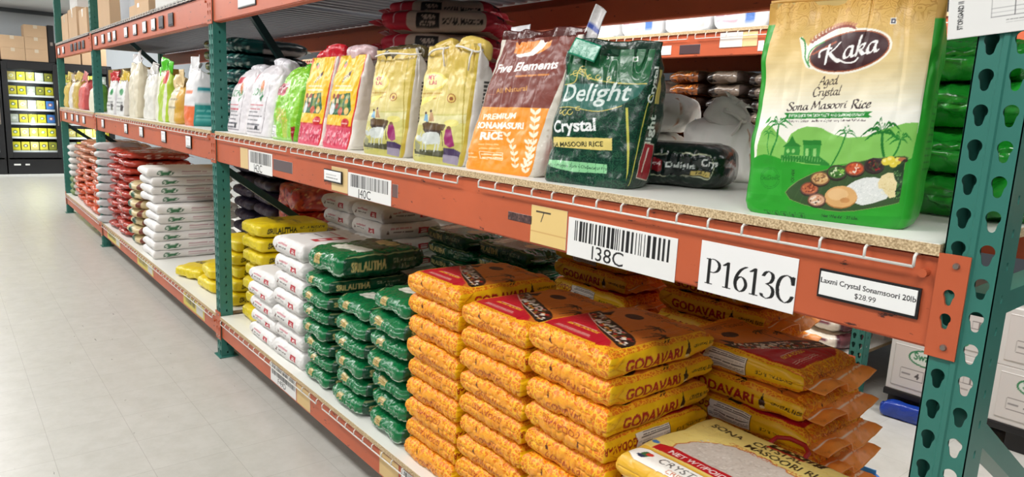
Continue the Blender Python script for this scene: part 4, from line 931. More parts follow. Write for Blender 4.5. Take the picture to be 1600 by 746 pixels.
def bag_mesh(name, W, Dp, Hh, art, bg, mat, top='fold', lean=0.0, res=.004, seed=1, wr=.004, belly=.0, crease=.006, k=6.0, skew=0.0, bg_a=1.0, freq=18.0, taper=1.0):
    s_, hw, hd = TOPS[top]
    s_ = np.array(s_); hw = np.array(hw) * W / 2 * (1 - (1 - taper) * s_); hd = np.array(hd) * Dp / 2
    cy = np.array(TOPS[top][2]) * Dp / 2 + lean * s_ + (1 - np.array(TOPS[top][2])) * Dp * (.12 if top == 'fold' else .5); cx = skew * s_
    return sack(name, count((W, Dp, Hh), res), standing(W, Dp, Hh, s_, hw, hd, cy, wr, seed, k, belly, freq, crease, cx), art, bg, mat, bg_a)
def strip(name, W, h, col, mat, seed=1, wave=.006, stitch=None, th=.003, res=.006):
    a = Art(W, h, res * .6, col)
    if stitch: a.line([(0, h * .5), (W, h * .5)], h * .12, stitch)
    return sack(name, (max(6, int(W / res)), 2, max(4, int(h / res))), sheet_map(W, h, th, wave, seed, 24), {'-y': a, '+y': a}, col, mat)
def ring(name, rx, ry, r, mat, tail=True):
    bm = bmesh.new(); tube(bm, [(rx * math.cos(a), ry * math.sin(a), .003 * math.sin(3 * a)) for a in np.linspace(0, 2 * math.pi, 20, False)], r, 6, True)
    if tail: tube(bm, [(rx * .7, -ry * .7, 0), (rx * .9, -ry - .01, -.02), (rx * .8, -ry - .008, -.06)], r * .8, 6)
    bmesh.ops.recalc_face_normals(bm, faces=bm.faces[:]); me = bpy.data.meshes.new(name); bm.to_mesh(me); bm.free(); me.materials.append(mat)
    for p in me.polygons: p.use_smooth = True
    return me
M_STRING = plain('white_string', (232, 228, 220), .7)
def stand_bag(name, lab, cat, grp, loc, rz, body, parts=()):
    t = thing(name, lab, cat, loc, rz, grp); link('body', body, t)
    for nm, me, l_, r_ in parts:
        e = link(nm, me, t); e.location = l_; e.rotation_euler = r_
    return t
SG = 'rice bags standing on the middle shelf'

# ---- gold and green bag with the food picture (drawn in the frame of an enlarged view of its front)
KW, KD, KH = .300, .12, .398
a = Art(KW, KH, .00085, (226, 190, 118), 1.0, [(22, 662), (600, 722), (652, 2), (104, 3)])
bands = [(0, (214, 168, 84)), (60, (222, 182, 104)), (130, (228, 196, 128)), (210, (236, 216, 166)), (280, (243, 234, 206)), (340, (248, 246, 236)), (740, (248, 246, 236))]
for i in range(60):
    y = i * 12.4; y1 = y + 13
    for (ya, ca), (yb, cb) in zip(bands[:-1], bands[1:]):
        if ya <= y < yb: f = (y - ya) / (yb - ya); c = tuple(ca[j] + (cb[j] - ca[j]) * f for j in range(3))
    a.rect(-60, y, 720, y1, c, min(1, .25 + y / 150.0))
d = lambda *P: [((x / 3.55 + 10) * 2.017, (y / 3.55 + 160) * 2.017) for x, y in P]
e_ = lambda *P: [((x / 3.927 + 80) * 2.017, (y / 3.927) * 2.017) for x, y in P]
G1, G2, G3 = (132, 196, 92), (58, 164, 48), (24, 124, 38)
a.poly(d((60, 330), (90, 200), (115, 130), (140, 105), (165, 90), (190, 96), (230, 140), (285, 190), (310, 140), (350, 115), (400, 100), (450, 103), (490, 112), (520, 130), (560, 148), (640, 165), (740, 160), (800, 130), (880, 108), (960, 88), (1060, 90), (1060, 330)), G1)
a.poly(d((95, 150), (115, 120), (150, 60), (185, 40), (170, 70), (140, 80), (110, 125)), (52, 160, 60))
a.poly(d((-60, 760), (-10, 500), (40, 275), (100, 262), (150, 255), (210, 268), (260, 285), (400, 315), (540, 322), (700, 305), (1080, 285), (1080, 800)), (40, 156, 40))
for x0, y0, x1, y1, c in ((-40, 330, 260, 500, (46, 164, 46)), (-50, 600, 1090, 760, (34, 148, 38))): a.poly(d((x0, y0), (x1, y0 + 20), (x1, y1), (x0, y1 - 20)), c)
def palm(cx, cy, s, base, col, n=9, seed=2):
    bx, by = base; a.line(d((cx, cy), ((cx + bx) / 2 + (8 if bx < cx else -8), (cy + by) / 2), (bx, by)), s * .075, col, smooth=True)
    for k in range(n):
        an = math.pi * (1.08 - 1.16 * k / (n - 1)) if k < n else 0
        L = s * (.9 + .25 * math.sin(k * 2.1)); ex, ey = cx + L * math.cos(an), cy - L * .62 * math.sin(an) + L * .28
        mx, my = cx + L * .5 * math.cos(an), cy - L * .62 * math.sin(an) * .9 - L * .1
        P = spline([(cx, cy), (mx, my), (ex, ey)], 6); w = s * .11
        lo = [(p[0], p[1] + w * math.sin(math.pi * i / (len(P) - 1)) * (1 if i % 2 else .45)) for i, p in enumerate(P)]
        up = [(p[0], p[1] - w * .5 * math.sin(math.pi * i / (len(P) - 1))) for i, p in enumerate(P)]
        a.poly(d(*(up + lo[::-1])), col)
palm(828, 140, 112, (852, 290), (22, 118, 40), 10); palm(935, 178, 80, (896, 275), (30, 130, 44), 9); palm(628, 140, 60, (550, 325), (30, 132, 46), 8)
palm(236, 85, 78, (190, 258), (34, 138, 50), 9); palm(172, 135, 42, (178, 258), (44, 146, 56), 8)
HG = (36, 128, 44)
a.poly(d((262, 215), (300, 185), (318, 150), (338, 190), (372, 212)), HG); a.poly(d((278, 212), (362, 212), (362, 262), (272, 262)), (52, 148, 56)); a.poly(d((378, 178), (484, 178), (490, 205), (380, 205)), HG); a.poly(d((382, 205), (484, 205), (478, 278), (384, 270)), (52, 148, 56))
for x in (296, 326): a.ell(*d((x, 238))[0], 5, 7, (150, 206, 120))
for x in (405, 450): a.poly(d((x - 9, 225), (x + 9, 225), (x + 9, 275), (x - 9, 272)), (150, 206, 120))
a.line(d((425, 225), (425, 272)), 3, HG); a.poly(d((255, 262), (480, 270), (540, 312), (540, 324), (255, 290)), HG)
for x in range(262, 540, 16): a.line(d((x, 266 + max(0, x - 440) * .3), (x, 300)), 1.6, (120, 190, 100))
leaf = d((285, 480), (305, 455), (360, 410), (450, 365), (600, 325), (760, 288), (880, 272), (975, 270), (1010, 280), (985, 310), (970, 535), (850, 560), (700, 585), (620, 590), (520, 580), (400, 552), (315, 520))
a.poly(leaf, (56, 82, 46)); a.line(leaf, 2.2, (120, 150, 80), closed=True)
for i in range(14): a.line(d((330 + i * 46, 545 - i * 2), (380 + i * 46, 440 - i * 9)), 1.2, (70, 100, 56))
a.poly(d((905, 345), (985, 305), (970, 520), (925, 505), (940, 420)), (34, 64, 36)); a.speckle(*d((915, 350))[0], *d((968, 510))[0], 60, 3.4, [(70, 120, 60), (24, 44, 28), (96, 140, 80)], 4)
r = random.Random(5)
rice = d((628, 452), (690, 410), (745, 390), (800, 388), (850, 400), (900, 470), (880, 512), (800, 540), (740, 552), (690, 535))
a.poly(rice, (228, 230, 228)); 
for i in range(260):
    x, y = r.uniform(640, 890), r.uniform(395, 545)
    if (x - 765) ** 2 / 118 ** 2 + (y - 470) ** 2 / 72 ** 2 < 1: a.ell(*d((x, y))[0], 2.6, 1.1, r.choice([(250, 250, 248), (206, 210, 208), (238, 240, 238)]), r.uniform(0, 3), n=7)
a.poly(d((822, 420), (840, 380), (875, 362), (910, 362), (922, 400), (940, 420), (932, 470), (938, 500), (900, 508), (870, 480), (850, 455), (828, 450)), (234, 216, 166)); a.speckle(*d((840, 380))[0], *d((925, 490))[0], 50, 1.8, [(214, 190, 130), (244, 232, 196)], 6)
def bowl(x, y, rx, rim, fill, bits, seed):
    q = d((x, y))[0]; s = rx / 3.55 * 2.017
    a.ell(q[0], q[1] + s * .16, s, s * .72, (44, 34, 30)); a.ell(*q, s, s * .72, rim); a.ell(q[0], q[1], s * .86, s * .58, fill)
    rr = random.Random(seed)
    for _ in range(26):
        t = rr.uniform(0, 6.28); u = rr.random() ** .5 * .7; a.ell(q[0] + math.cos(t) * u * s, q[1] + math.sin(t) * u * s * .66, s * .13, s * .07, rr.choice(bits), rr.uniform(0, 3), n=8)
bowl(430, 455, 54, (112, 70, 58), (186, 104, 66), [(216, 140, 96), (140, 60, 40), (120, 50, 34)], 1)
bowl(490, 397, 56, (126, 86, 58), (208, 168, 112), [(226, 196, 140), (170, 110, 60), (130, 90, 60)], 2)
bowl(586, 360, 58, (70, 60, 52), (66, 116, 48), [(150, 200, 90), (40, 80, 36), (220, 230, 190)], 3)
bowl(686, 340, 56, (120, 70, 52), (196, 84, 50), [(240, 226, 210), (220, 120, 70), (160, 50, 34)], 4)
bowl(796, 320, 58, (60, 50, 48), (54, 38, 38), [(150, 40, 40), (90, 60, 50), (60, 90, 50)], 5)
for x, y in ((860, 300), (905, 312), (885, 290), (930, 296)): a.ell(*d((x, y))[0], 15, 12, (226, 206, 70)); a.ell(*d((x - 6, y - 6))[0], 7, 5, (240, 228, 130))
a.ell(*d((960, 288))[0], 16, 7, (190, 120, 80)); a.ell(*d((985, 296))[0], 12, 5, (60, 44, 40))
q = d((615, 502))[0]; a.ell(q[0], q[1] + 3, 54, 37, (176, 118, 62)); a.ell(*q, 53, 36, (222, 172, 112)); a.ell(q[0] - 10, q[1] - 8, 34, 20, (232, 190, 136)); a.ell(q[0] + 14, q[1] + 12, 16, 9, (206, 146, 88))
bowl(476, 523, 54, (120, 80, 66), (216, 170, 138), [(240, 214, 190), (190, 120, 90), (60, 50, 50), (236, 226, 214)], 7)
c0 = d((185, 395))[0]
for rr_ in (36, 30): a.line([(c0[0] + rr_ * math.cos(t), c0[1] + rr_ * math.sin(t)) for t in np.linspace(0, 6.28, 26)], 1.4, (28, 128, 36))
a.text('ORGANIC', c0[0], c0[1] + 6, 16, (26, 120, 34), flip=-1, bold=.02); a.rect(c0[0] - 38, c0[1] - 9, c0[0] + 38, c0[1] - 8, (26, 120, 34))
q = d((730, 640))[0]; a.text('Net Weight - 20 Lbs.', *q, 15, (14, 66, 24), flip=-1, ang=.07, bold=.02, align='r', up=(.06, -1)); q = d((515, 655))[0]; a.lines_of_type(q[0], q[1], 120, 3, 9, 4.5, (18, 84, 28), 6, .07, -1)
for i in range(5):
    q = d((155 + i * 56, 605 + i * 4))[0]; a.line([(q[0] - 11, q[1] - 10), (q[0] + 11, q[1] - 9), (q[0] + 11, q[1] + 11), (q[0] - 11, q[1] + 10)], 1.5, (20, 96, 30), closed=True); a.ell(q[0], q[1], 5, 6, (20, 96, 30))
q = d((335, 425))[0]; a.text('XX10X', q[0], q[1], 15, (30, 30, 30), ang=-math.pi / 2 + .03, flip=-1, align='l', up=(-1, 0))
# lettering and badge
BK = (44, 26, 30)
q = e_((236, 494))[0]; a.pen('Aged', *q, 27, BK, -.05, (.13, 40), .028, flip=-1)
q = e_((198, 560))[0]; a.pen('Crystal', *q, 27, BK, -.05, (.13, 40), .03, flip=-1, sx=1.12)
q = e_((40, 642))[0]; a.pen('Sona Masoori', *q, 25, BK, -.035, (.14, 40), .03, flip=-1, sx=1.36)
q = e_((440, 636))[0]; a.pen('Rice', *q, 27, BK, -.035, (.17, 40), .038, flip=-1, sx=1.22)
bn = e_((20, 655), (570, 655), (548, 672), (572, 690), (20, 692), (38, 672)); a.poly(bn, (36, 142, 52)); q = e_((290, 681))[0]
a.text('EXPERIENCE THE RICH TASTE AND SUPREME QUALITY', *q, 12.5, (240, 246, 236), flip=-1, bold=.03, sx=.79)
q = e_((292, 712))[0]; a.text('Taste and Enhance the flavor of your every dish with KAKA Rice', *q, 11, (70, 50, 56), flip=-1, sx=.86)
ov = lambda gx, gy, cx=405, cy=302, rot=-.155: e_(*[(cx + gx * math.cos(t) * math.cos(rot) - gy * math.sin(t) * math.sin(rot), cy + gx * math.cos(t) * math.sin(rot) + gy * math.sin(t) * math.cos(rot)) for t in np.linspace(0, 2 * math.pi, 44, False)])
a.poly(ov(254, 126), (250, 244, 230)); a.poly(e_((90, 210), (112, 204), (135, 240), (150, 262), (190, 200), (260, 160), (340, 150), (430, 160), (470, 190), (400, 230), (240, 280), (190, 400), (150, 385), (120, 330)), (250, 244, 230))
a.poly(ov(240, 113), (170, 92, 56)); a.poly(ov(232, 106), (66, 34, 38))
a.line(e_((104, 212), (125, 232), (135, 280), (140, 330), (172, 382)), 5, (48, 148, 66), smooth=True); a.line(e_((165, 360), (162, 310), (190, 270), (250, 240)), 4, (48, 148, 66), smooth=True)
for i in range(15):
    t = i / 14.0; x, y = 165 + 250 * t, 245 - 130 * math.sin(t * 1.75) + 40 * t
    for sgn in (-1, 1):
        an = -1.1 + 1.25 * t + sgn * .55; a.poly(e_(*[(x + 34 * u * math.cos(an) - v * math.sin(an) * 9, y + 34 * u * math.sin(an) + v * math.cos(an) * 9) for u, v in ((0, 0), (.35, -1), (1, 0), (.35, 1))]), (196, 130, 92) if sgn < 0 else (150, 74, 60))
for i in range(8):
    t = i / 7.0; x, y = 180 + 125 * t, 310 - 62 * t; a.poly(e_((x, y), (x + 14, y - 12), (x + 26, y - 4), (x + 12, y + 6)), (168, 84, 54))
q = e_((262, 372))[0]; a.pen('K', *q, 56, (250, 248, 246), -.17, (.17, 40), .035, flip=-1, sx=1.15); q = e_((372, 342))[0]; a.pen('aka', *q, 56, (250, 248, 246), -.17, (.16, 40), .035, flip=-1, sx=1.25)
a.line(e_((230, 330), (232, 300), (262, 282), (300, 280)), 6, (250, 248, 246), smooth=True); a.line(e_((345, 345), (390, 366), (440, 362), (462, 340)), 5, (250, 248, 246), smooth=True)
q = e_((652, 140))[0]; a.rect(q[0] - 9, q[1] - 9, q[0] + 9, q[1] + 9, (246, 246, 240)); a.rect(q[0] - 7, q[1] - 7, q[0] + 7, q[1] + 7, (70, 70, 90)); a.ell(*q, 3, 3, (240, 240, 240))
a.poly([(664, 90), (690, 90), (690, 800), (602, 760), (598, 500), (612, 480), (634, 330), (648, 210)], (44, 160, 48))
b_ = Art(KD, KH, .003, (40, 156, 40)); b_.rect(.0, KH * .9, KD, KH, (206, 160, 80)); b_.lines_of_type(.03, KH * .6, .06, 12, .012, .004, (20, 100, 30), 3)
KAKA = bag_mesh('gold_green_bag', KW, KD, KH, {'-y': a, '+x': b_, '-x': b_, '+y': (230, 200, 130), '+z': (206, 160, 80), '-z': (40, 156, 40)}, (40, 156, 40), P_HEX, 'fold', .012, .00125, 5, .0035, .05, .006, 7, skew=0.004)
hem = strip('folded_hem', KW * .97, .012, (206, 160, 84), P_FILM, 3, .003, (170, 120, 50), .006)
kx0 = -.789
stand_bag('rice_bag', 'large gold and green rice bag with a food picture, beside the near upright', 'rice bag', SG, (kx0 + KW / 2 * math.cos(.22) + .012, .055, ZU), .22, KAKA, [('folded_hem', hem, (.004, .034, KH - .006), (0, 0, 0))])

# ---- green sacks lying behind it
GKa = Art(.3, .14, .003, (30, 150, 44)); GKa.lines_of_type(.03, .1, .2, 3, .03, .012, (20, 112, 34), 3); GKa.speckle(0, 0, .3, .14, 30, .014, [(40, 170, 54), (24, 132, 40)], 3)
GK = [sack('green_sack', (40, 50, 20), lying(.34, .42, .098, 3.6, .016, 111 + s, .25, freq=16, crease=.02), {'-y': GKa, '+x': GKa}, (34, 156, 46), P_GLOSS) for s in range(2)]
GKs = seam_mesh('sewn_end', .28, .03, (40, 150, 50), P_GLOSS, 3)
for i in range(4): sack_obj('rice_sack', f'bright green sack lying behind the gold and green bag, {ordinal(i)} of four', 'rice sack', 'bright green sacks behind the gold bag', (-.585 + .01 * (i % 2), .36, ZU + (3 - i) * .092), (0, 0, .06 * (-1) ** i), GK[i % 2], GKs, .42, .098, .092)

# ---- dark green bag, twisted open at the top
DW, DD, DH = .262, .13, .336
q_ = [(30, 694), (452, 734), (575, 92), (182, 46)]
a = Art(DW, DH, .001, (15, 52, 40), .35, q_)
a.poly([(110, 205), (150, 60), (190, 40), (590, 70), (560, 210), (540, 250), (440, 235), (330, 215), (250, 180), (210, 205)], (26, 96, 54), .2)
a.poly([(110, 205), (200, 205), (330, 222), (440, 240), (545, 232), (500, 290), (420, 330), (330, 352), (200, 322), (108, 315)], (48, 104, 92))
a.line([(115, 203), (215, 204), (240, 150), (265, 150), (280, 180), (330, 205), (440, 230), (540, 240)], 5, (206, 186, 96), smooth=True); a.line([(108, 318), (200, 320), (330, 350), (430, 330)], 4, (206, 186, 96), smooth=True)
for x, y, rr_ in ((225, 160, 12), (258, 145, 14), (290, 185, 10), (330, 190, 10), (372, 200, 8), (175, 345, 14), (205, 345, 13), (240, 330, 9), (150, 340, 8)): a.line([(x + rr_ * math.cos(t), y + rr_ * math.sin(t)) for t in np.linspace(0, 5.2, 12)], 4, (214, 194, 104))
a.line([(195, 165), (240, 160), (265, 180), (250, 140)], 4, (226, 206, 110), smooth=True)
a.text('Delight', 136, 286, 118, (214, 226, 222), flip=-1, align='l', shear=.28, bold=.012, ang=.07, sx=.92)
a.text('Crystal', 100, 440, 84, (240, 242, 242), flip=-1, align='l', bold=.03, ang=.0, sx=.92)
rb = [(86, 462), (390, 480), (388, 538), (330, 536), (88, 512), (78, 490)]; a.poly(rb, (226, 206, 120)); a.text('SONA MASOORI RICE', 350, 518, 34, (40, 40, 26), flip=-1, align='r', bold=.02, ang=.015, sx=.92)
a.poly([(28, 575), (365, 606), (362, 652), (210, 646), (30, 600)], (140, 204, 150)); a.text('Gluten Free • Protein Rich • Cholesterol Free', 196, 622, 22, (16, 50, 34), flip=-1, ang=.085, sx=.86, up=(.03, -1))
LC = (52, 104, 74)
for i in range(12): a.line([(50 + i * 38, 560 - i), (40 + i * 38, 735)], 1.6, LC)
for x, y in ((120, 560), (200, 570), (290, 560), (400, 470), (410, 570), (420, 640), (330, 690), (240, 690), (150, 690), (80, 680), (330, 420), (420, 410), (400, 120), (460, 150), (350, 130), (280, 100), (500, 190)):
    for rr_ in (22, 15, 8): a.line([(x + rr_ * math.cos(t), y + rr_ * math.sin(t)) for t in np.linspace(math.pi, 2 * math.pi, 10)], 1.6, LC)
    a.line([(x, y - 30), (x - 8, y), (x + 8, y), (x, y - 30)], 1.6, LC)
a.rect(465, 112, 488, 135, (226, 230, 226)); a.ell(476, 124, 7, 7, (40, 130, 60)); a.text('S', 356, 108, 26, (226, 230, 226), flip=-1, bold=.03)
a.poly([(445, 340), (455, 340), (468, 560), (470, 720), (462, 726)], (200, 196, 90))
s_ = Art(DD, DH, .0014, (14, 46, 34), .6); s_.line([(.012, .01), (.012, DH * .6), (.03, DH * .68)], .003, (196, 190, 90), smooth=True); s_.line([(DD - .01, .01), (DD - .01, DH * .9)], .003, (60, 120, 80))
s_.text('Delight', .062, DH * .36, .042, (220, 230, 224), ang=math.pi / 2, bold=.03); s_.poly([(.03, .03), (.09, .02), (.095, .07), (.085, .11), (.035, .115), (.028, .07)], (170, 30, 44)); s_.line([(.03, .03), (.09, .02), (.095, .07), (.085, .11), (.035, .115), (.028, .07)], .003, (226, 214, 200), closed=True); s_.line([(.05, .045), (.06, .1)], .008, (236, 210, 200))
s_.rect(.045, DH * .62, .075, DH * .86, (206, 186, 100)); s_.text('Crystal', .03, DH * .75, .03, (226, 232, 228), ang=math.pi / 2, bold=.03)
DEL = bag_mesh('dark_green_bag', DW, DD, DH, {'-y': a, '+x': s_, '-x': s_, '+y': (20, 70, 50)}, (16, 56, 40), P_GRID, 'fold', .035, .0015, 9, .006, .10, .014, 6, skew=.035, bg_a=.4, freq=14)
dtop = strip('torn_top', DW * .9, .04, (22, 50, 38), P_GLOSS, 5, .02, None, .003, .004); dtag = strip('green_tie', .075, .045, (22, 138, 104), P_GLOSS, 8, .02, None, .004, .004)
stand_bag('rice_bag', 'dark green rice bag with a teal tie at its crumpled top', 'rice bag', SG, (-1.245, .045, ZU), .27, DEL, [('torn_top', dtop, (.04, .055, DH - .015), (-.2, .06, 0)), ('green_tie', dtag, (-.035, .02, DH - .022), (-.35, .3, .1))])
# the same kind lying flat behind it
LDW, LDL, LDT = .40, .26, .115
f_ = Art(LDW, LDT, .0014, (16, 40, 30), .8); f_.poly([(.18, .02), (LDW - .03, .025), (LDW - .015, .06), (LDW - .03, .095), (.18, .09), (.17, .05)], (18, 30, 28)); f_.line([(.18, .02), (LDW - .03, .025), (LDW - .015, .06), (LDW - .03, .095), (.18, .09), (.17, .05)], .0025, (196, 200, 170), closed=True)
f_.poly([(.195, .035), (.235, .035), (.235, .07), (.215, .082), (.195, .07)], (150, 30, 40)); f_.text('Royal', .215, .058, .016, (226, 200, 200)); f_.text('Delight', .285, .05, .026, (216, 224, 220), bold=.02); f_.text('Crystal', .34, .062, .030, (226, 230, 228), bold=.03, align='l'); f_.rect(.315, .03, .37, .045, (196, 176, 96)); f_.text('SONA', .343, .034, .011, (30, 30, 20), bold=.02)
LDEL = sack('dark_green_sack', count((LDW, LDL, LDT), .0035), lying(LDW, LDL, LDT, 4.5, .007, 121, .2, freq=12, crease=.014), {'-y': f_}, (18, 34, 28), P_GLOSS, .8)
t = sack_obj('rice_sack', 'black and green rice sack lying flat beside the dark green standing bag', 'rice sack', None, (-1.20, .24, ZU), (0, 0, .42), LDEL, seam_mesh('sewn_end', .34, .02, (20, 30, 26), P_GLOSS, 3), LDL, LDT)
# white sacks heaped behind it
wa = Art(.3, .3, .003, (240, 238, 232)); wa.poly([(.05, .06), (.1, .12), (.16, .1), (.12, .06)], (60, 90, 170)); wa.line([(.06, .05), (.13, .13)], .006, (40, 70, 150)); wa.line([(.25, 0), (.27, .3)], .004, (190, 130, 90))
WS = [sack('white_sack', (40, 46, 20), lying(.34, .44, .13, 3.2, .012, 131 + s, .3, freq=12, crease=.02), {'+z': (240, 238, 232), '-y': wa, '+x': wa}, (240, 238, 232), P_WOVEN) for s in range(2)]
wsm = seam_mesh('sewn_end', .22, .05, (226, 222, 214), P_WOVEN, 4, (190, 150, 110))
sack_obj('rice_sack', 'white sack lowest of the heap behind the black and green sack', 'rice sack', 'white sacks heaped on the middle shelf', (-1.54, .60, ZU), (0, 0, .75), WS[0], wsm, .44, .13)
sack_obj('rice_sack', 'white sack lying on the heap behind the dark green bag', 'rice sack', 'white sacks heaped on the middle shelf', (-1.52, .57, ZU + .131), (0, 0, .6), WS[1], wsm, .44, .13)
WL3 = bag_mesh('white_sack', .25, .16, .19, {'-y': wa, '+x': wa}, (240, 238, 232), P_WOVEN, 'round', .05, .006, 133, .018, .15, .03, 3.2, skew=-.05, freq=11); WL4 = bag_mesh('gathered_neck', .13, .05, .10, {}, (226, 222, 216), P_WOVEN, 'gather', .0, .005, 134, .016, .1, .03, 3)
tie_w = ring('tie', .035, .022, .005, M_STRING)
stand_bag('rice_sack', 'slumped white sack with tied neck behind the black and green sack', 'rice sack', 'white sacks heaped on the middle shelf', (-1.20, .60, ZU), .45, WL3, [('gathered_neck', WL4, (-.03, .05, .16), (-.2, .5, .2)), ('tie', tie_w, (-.0, .06, .195), (0, .5, 0))])

# ---- maroon and orange bag
FW, FD, FH = .335, .12, .385
a = Art(FW, FH, .0011, (122, 58, 48), 1, [(-28, 690), (330, 748), (517, 48), (185, 62)])
a.poly([(-80, 800), (-80, 360), (50, 366), (230, 372), (408, 380), (500, 380), (420, 800)], (240, 150, 40))
a.poly([(244, 74), (390, 66), (384, 96), (340, 124), (270, 132), (236, 120)], (232, 140, 44)); a.poly([(240, 130), (300, 118), (330, 90), (345, 66), (372, 70), (350, 104), (318, 134), (262, 140)], (246, 240, 236))
a.text('Five Elements', 152, 208, 55, (248, 244, 240), flip=-1, align='l', bold=.03, shear=.12, ang=-.06, sx=.90, up=(.16, -1)); a.lines_of_type(262, 226, 130, 1, 20, 13, (206, 130, 60), 3, -.05, -1)
a.text('All Natural', 175, 305, 34, (222, 160, 70), flip=-1, align='l', ang=-.1, shear=.2, sx=.85); a.line([(100, 306), (170, 308)], 2, (160, 90, 70))
a.text('PREMIUM', 108, 432, 38, (250, 240, 222), flip=-1, align='l', bold=.04, ang=-.04, up=(.22, -1), sx=.95); a.text('SONAMASURI', 74, 474, 43, (252, 246, 236), flip=-1, align='l', bold=.05, ang=.03, up=(.18, -1), sx=.80); a.line([(108, 486), (194, 490)], 2.5, (250, 240, 222)); a.text('RICE', 90, 534, 54, (252, 246, 236), flip=-1, align='l', bold=.05, up=(.18, -1), sx=.9)
a.lines_of_type(88, 560, 78, 2, 22, 11, (246, 200, 130), 4, .02, -1); a.line([(85, 600), (188, 608), (184, 646), (82, 636)], 3, (250, 226, 190), closed=True); a.lines_of_type(92, 614, 84, 2, 18, 11, (250, 226, 190), 5, .05, -1); a.lines_of_type(-20, 606, 80, 2, 20, 10, (250, 214, 160), 6, .05, -1)
def ear(x0, y0, x1, y1, n, s, c):
    a.line([(x0, y0), ((x0 + x1) / 2 + 10, (y0 + y1) / 2), (x1, y1)], 3, c, smooth=True)
    for i in range(n):
        t = i / (n - 1); x = x0 + (x1 - x0) * t + 10 * math.sin(t * math.pi); y = y0 + (y1 - y0) * t
        for sg in (-1, 1): a.poly([(x, y), (x + sg * s * .8, y - s * .5), (x + sg * s, y - s * 1.5), (x + sg * s * .2, y - s)], c, smooth=True)
ear(246, 690, 216, 520, 6, 17, (250, 230, 200)); ear(300, 720, 342, 410, 9, 21, (252, 236, 210)); ear(290, 690, 310, 560, 5, 17, (252, 236, 210))
a.poly([(405, 380), (540, 60), (640, 60), (640, 760), (330, 760), (352, 570)], (214, 208, 196))
fs = Art(FD, FH, .003, (216, 210, 198)); fs.speckle(0, 0, FD, FH, 200, .004, [(190, 180, 160), (230, 226, 216)], 3, .6)
FIV = bag_mesh('maroon_bag', FW, FD, FH, {'-y': a, '+x': fs, '-x': fs, '+y': (122, 58, 48), '+z': (90, 40, 34)}, (122, 58, 48), P_FILM, 'fold', .085, .0018, 15, .005, .10, .008, 6, skew=.06)
ftop = strip('rolled_top', FW * .96, .045, (84, 38, 34), P_GLOSS, 5, .022, None, .004, .004); fpl = strip('plastic_corner', .05, .11, (206, 204, 204), P_GLOSS, 7, .014, (70, 90, 170), .002, .004); fp2 = strip('plastic_corner', .075, .05, (214, 214, 218), P_GLOSS, 17, .02, (70, 90, 170), .002, .004)
stand_bag('rice_bag', 'maroon and orange rice bag with white lettering, leaning back', 'rice bag', SG, (-1.592, .035, ZU), .05, FIV, [('rolled_top', ftop, (.055, .105, FH - .018), (-.3, .0, 0)), ('plastic_corner', fpl, (.215, .12, FH - .03), (0, .5, 0)), ('plastic_corner', fp2, (-.06, .125, FH - .005), (-.2, -.1, 0))])

# ---- two pale gold bags with a village scene
def village(W, Hh, quad):
    a = Art(W, Hh, .0015, (214, 188, 96), 1, quad)
    for i in range(20): y = 80 + i * 18; f = i / 19; a.rect(250, y, 720, y + 19, (204 + 20 * f, 174 + 38 * f, 70 + 74 * f))
    a.rect(250, 420, 760, 800, (206, 200, 120)); a.poly([(300, 440), (420, 425), (520, 430), (700, 420), (700, 470), (300, 480)], (222, 216, 160)); a.poly([(300, 560), (700, 590), (700, 800), (300, 760)], (188, 182, 98)); a.poly([(330, 620), (520, 630), (600, 660), (500, 668), (340, 650)], (70, 70, 40))
    a.ell(440, 245, 66, 46, (244, 226, 120)); a.ell(440, 245, 58, 38, (248, 236, 170)); a.text('MY', 436, 236, 32, (206, 90, 110), flip=-1, bold=.02); a.text('LAI', 442, 262, 30, (206, 90, 110), flip=-1, bold=.02)
    a.lines_of_type(370, 305, 110, 2, 26, 12, (190, 150, 60), 3, .03, -1); a.poly([(365, 330), (470, 320), (430, 350), (380, 372)], (244, 226, 120))
    a.ell(540, 336, 22, 24, (170, 110, 50)); a.ell(540, 336, 17, 19, (226, 196, 110)); a.ell(540, 338, 9, 10, (150, 90, 50))
    a.poly([(395, 470), (420, 462), (520, 478), (510, 512), (400, 508)], (96, 72, 44)); a.poly([(395, 500), (500, 512), (490, 545), (420, 540)], (66, 50, 40)); a.ell(545, 470, 34, 20, (232, 222, 130))
    a.poly([(402, 455), (412, 415), (424, 420), (430, 462)], (120, 170, 200)); a.poly([(432, 460), (438, 405), (450, 412), (462, 462)], (190, 150, 110)); a.ell(415, 412, 6, 7, (90, 60, 50)); a.ell(441, 402, 6, 7, (90, 60, 50))
    O = (206, 212, 208)
    a.poly([(388, 540), (420, 522), (470, 520), (488, 540), (486, 590), (470, 588), (430, 592), (398, 580)], O, 1, True); a.ell(368, 556, 24, 16, O, .5); a.line([(352, 540), (340, 520)], 5, O); a.line([(372, 540), (384, 518)], 5, O)
    for x, y in ((402, 580), (422, 588), (464, 586), (480, 580)): a.line([(x, y), (x - 2, y + 48)], 7, (190, 196, 190))
    a.poly([(340, 560), (380, 600), (375, 640), (345, 630)], (150, 150, 120)); a.line([(500, 520), (505, 600)], 4, (80, 60, 40))
    a.poly([(512, 560), (520, 505), (540, 495), (552, 540), (562, 600), (540, 612), (516, 590)], (150, 44, 104)); a.ell(532, 497, 9, 10, (120, 80, 60)); a.poly([(510, 610), (560, 618), (600, 640), (588, 690), (505, 676)], (70, 52, 90)); a.poly([(505, 650), (590, 665), (590, 720), (505, 700)], (150, 140, 160))
    a.lines_of_type(345, 660, 70, 1, 10, 9, (140, 140, 90), 7, .05, -1); a.line([(600, 60), (598, 300), (605, 760)], 6, (176, 156, 60)); return a
g2 = village(.30, .375, [(322, 690), (600, 728), (648, 70), (400, 70)])
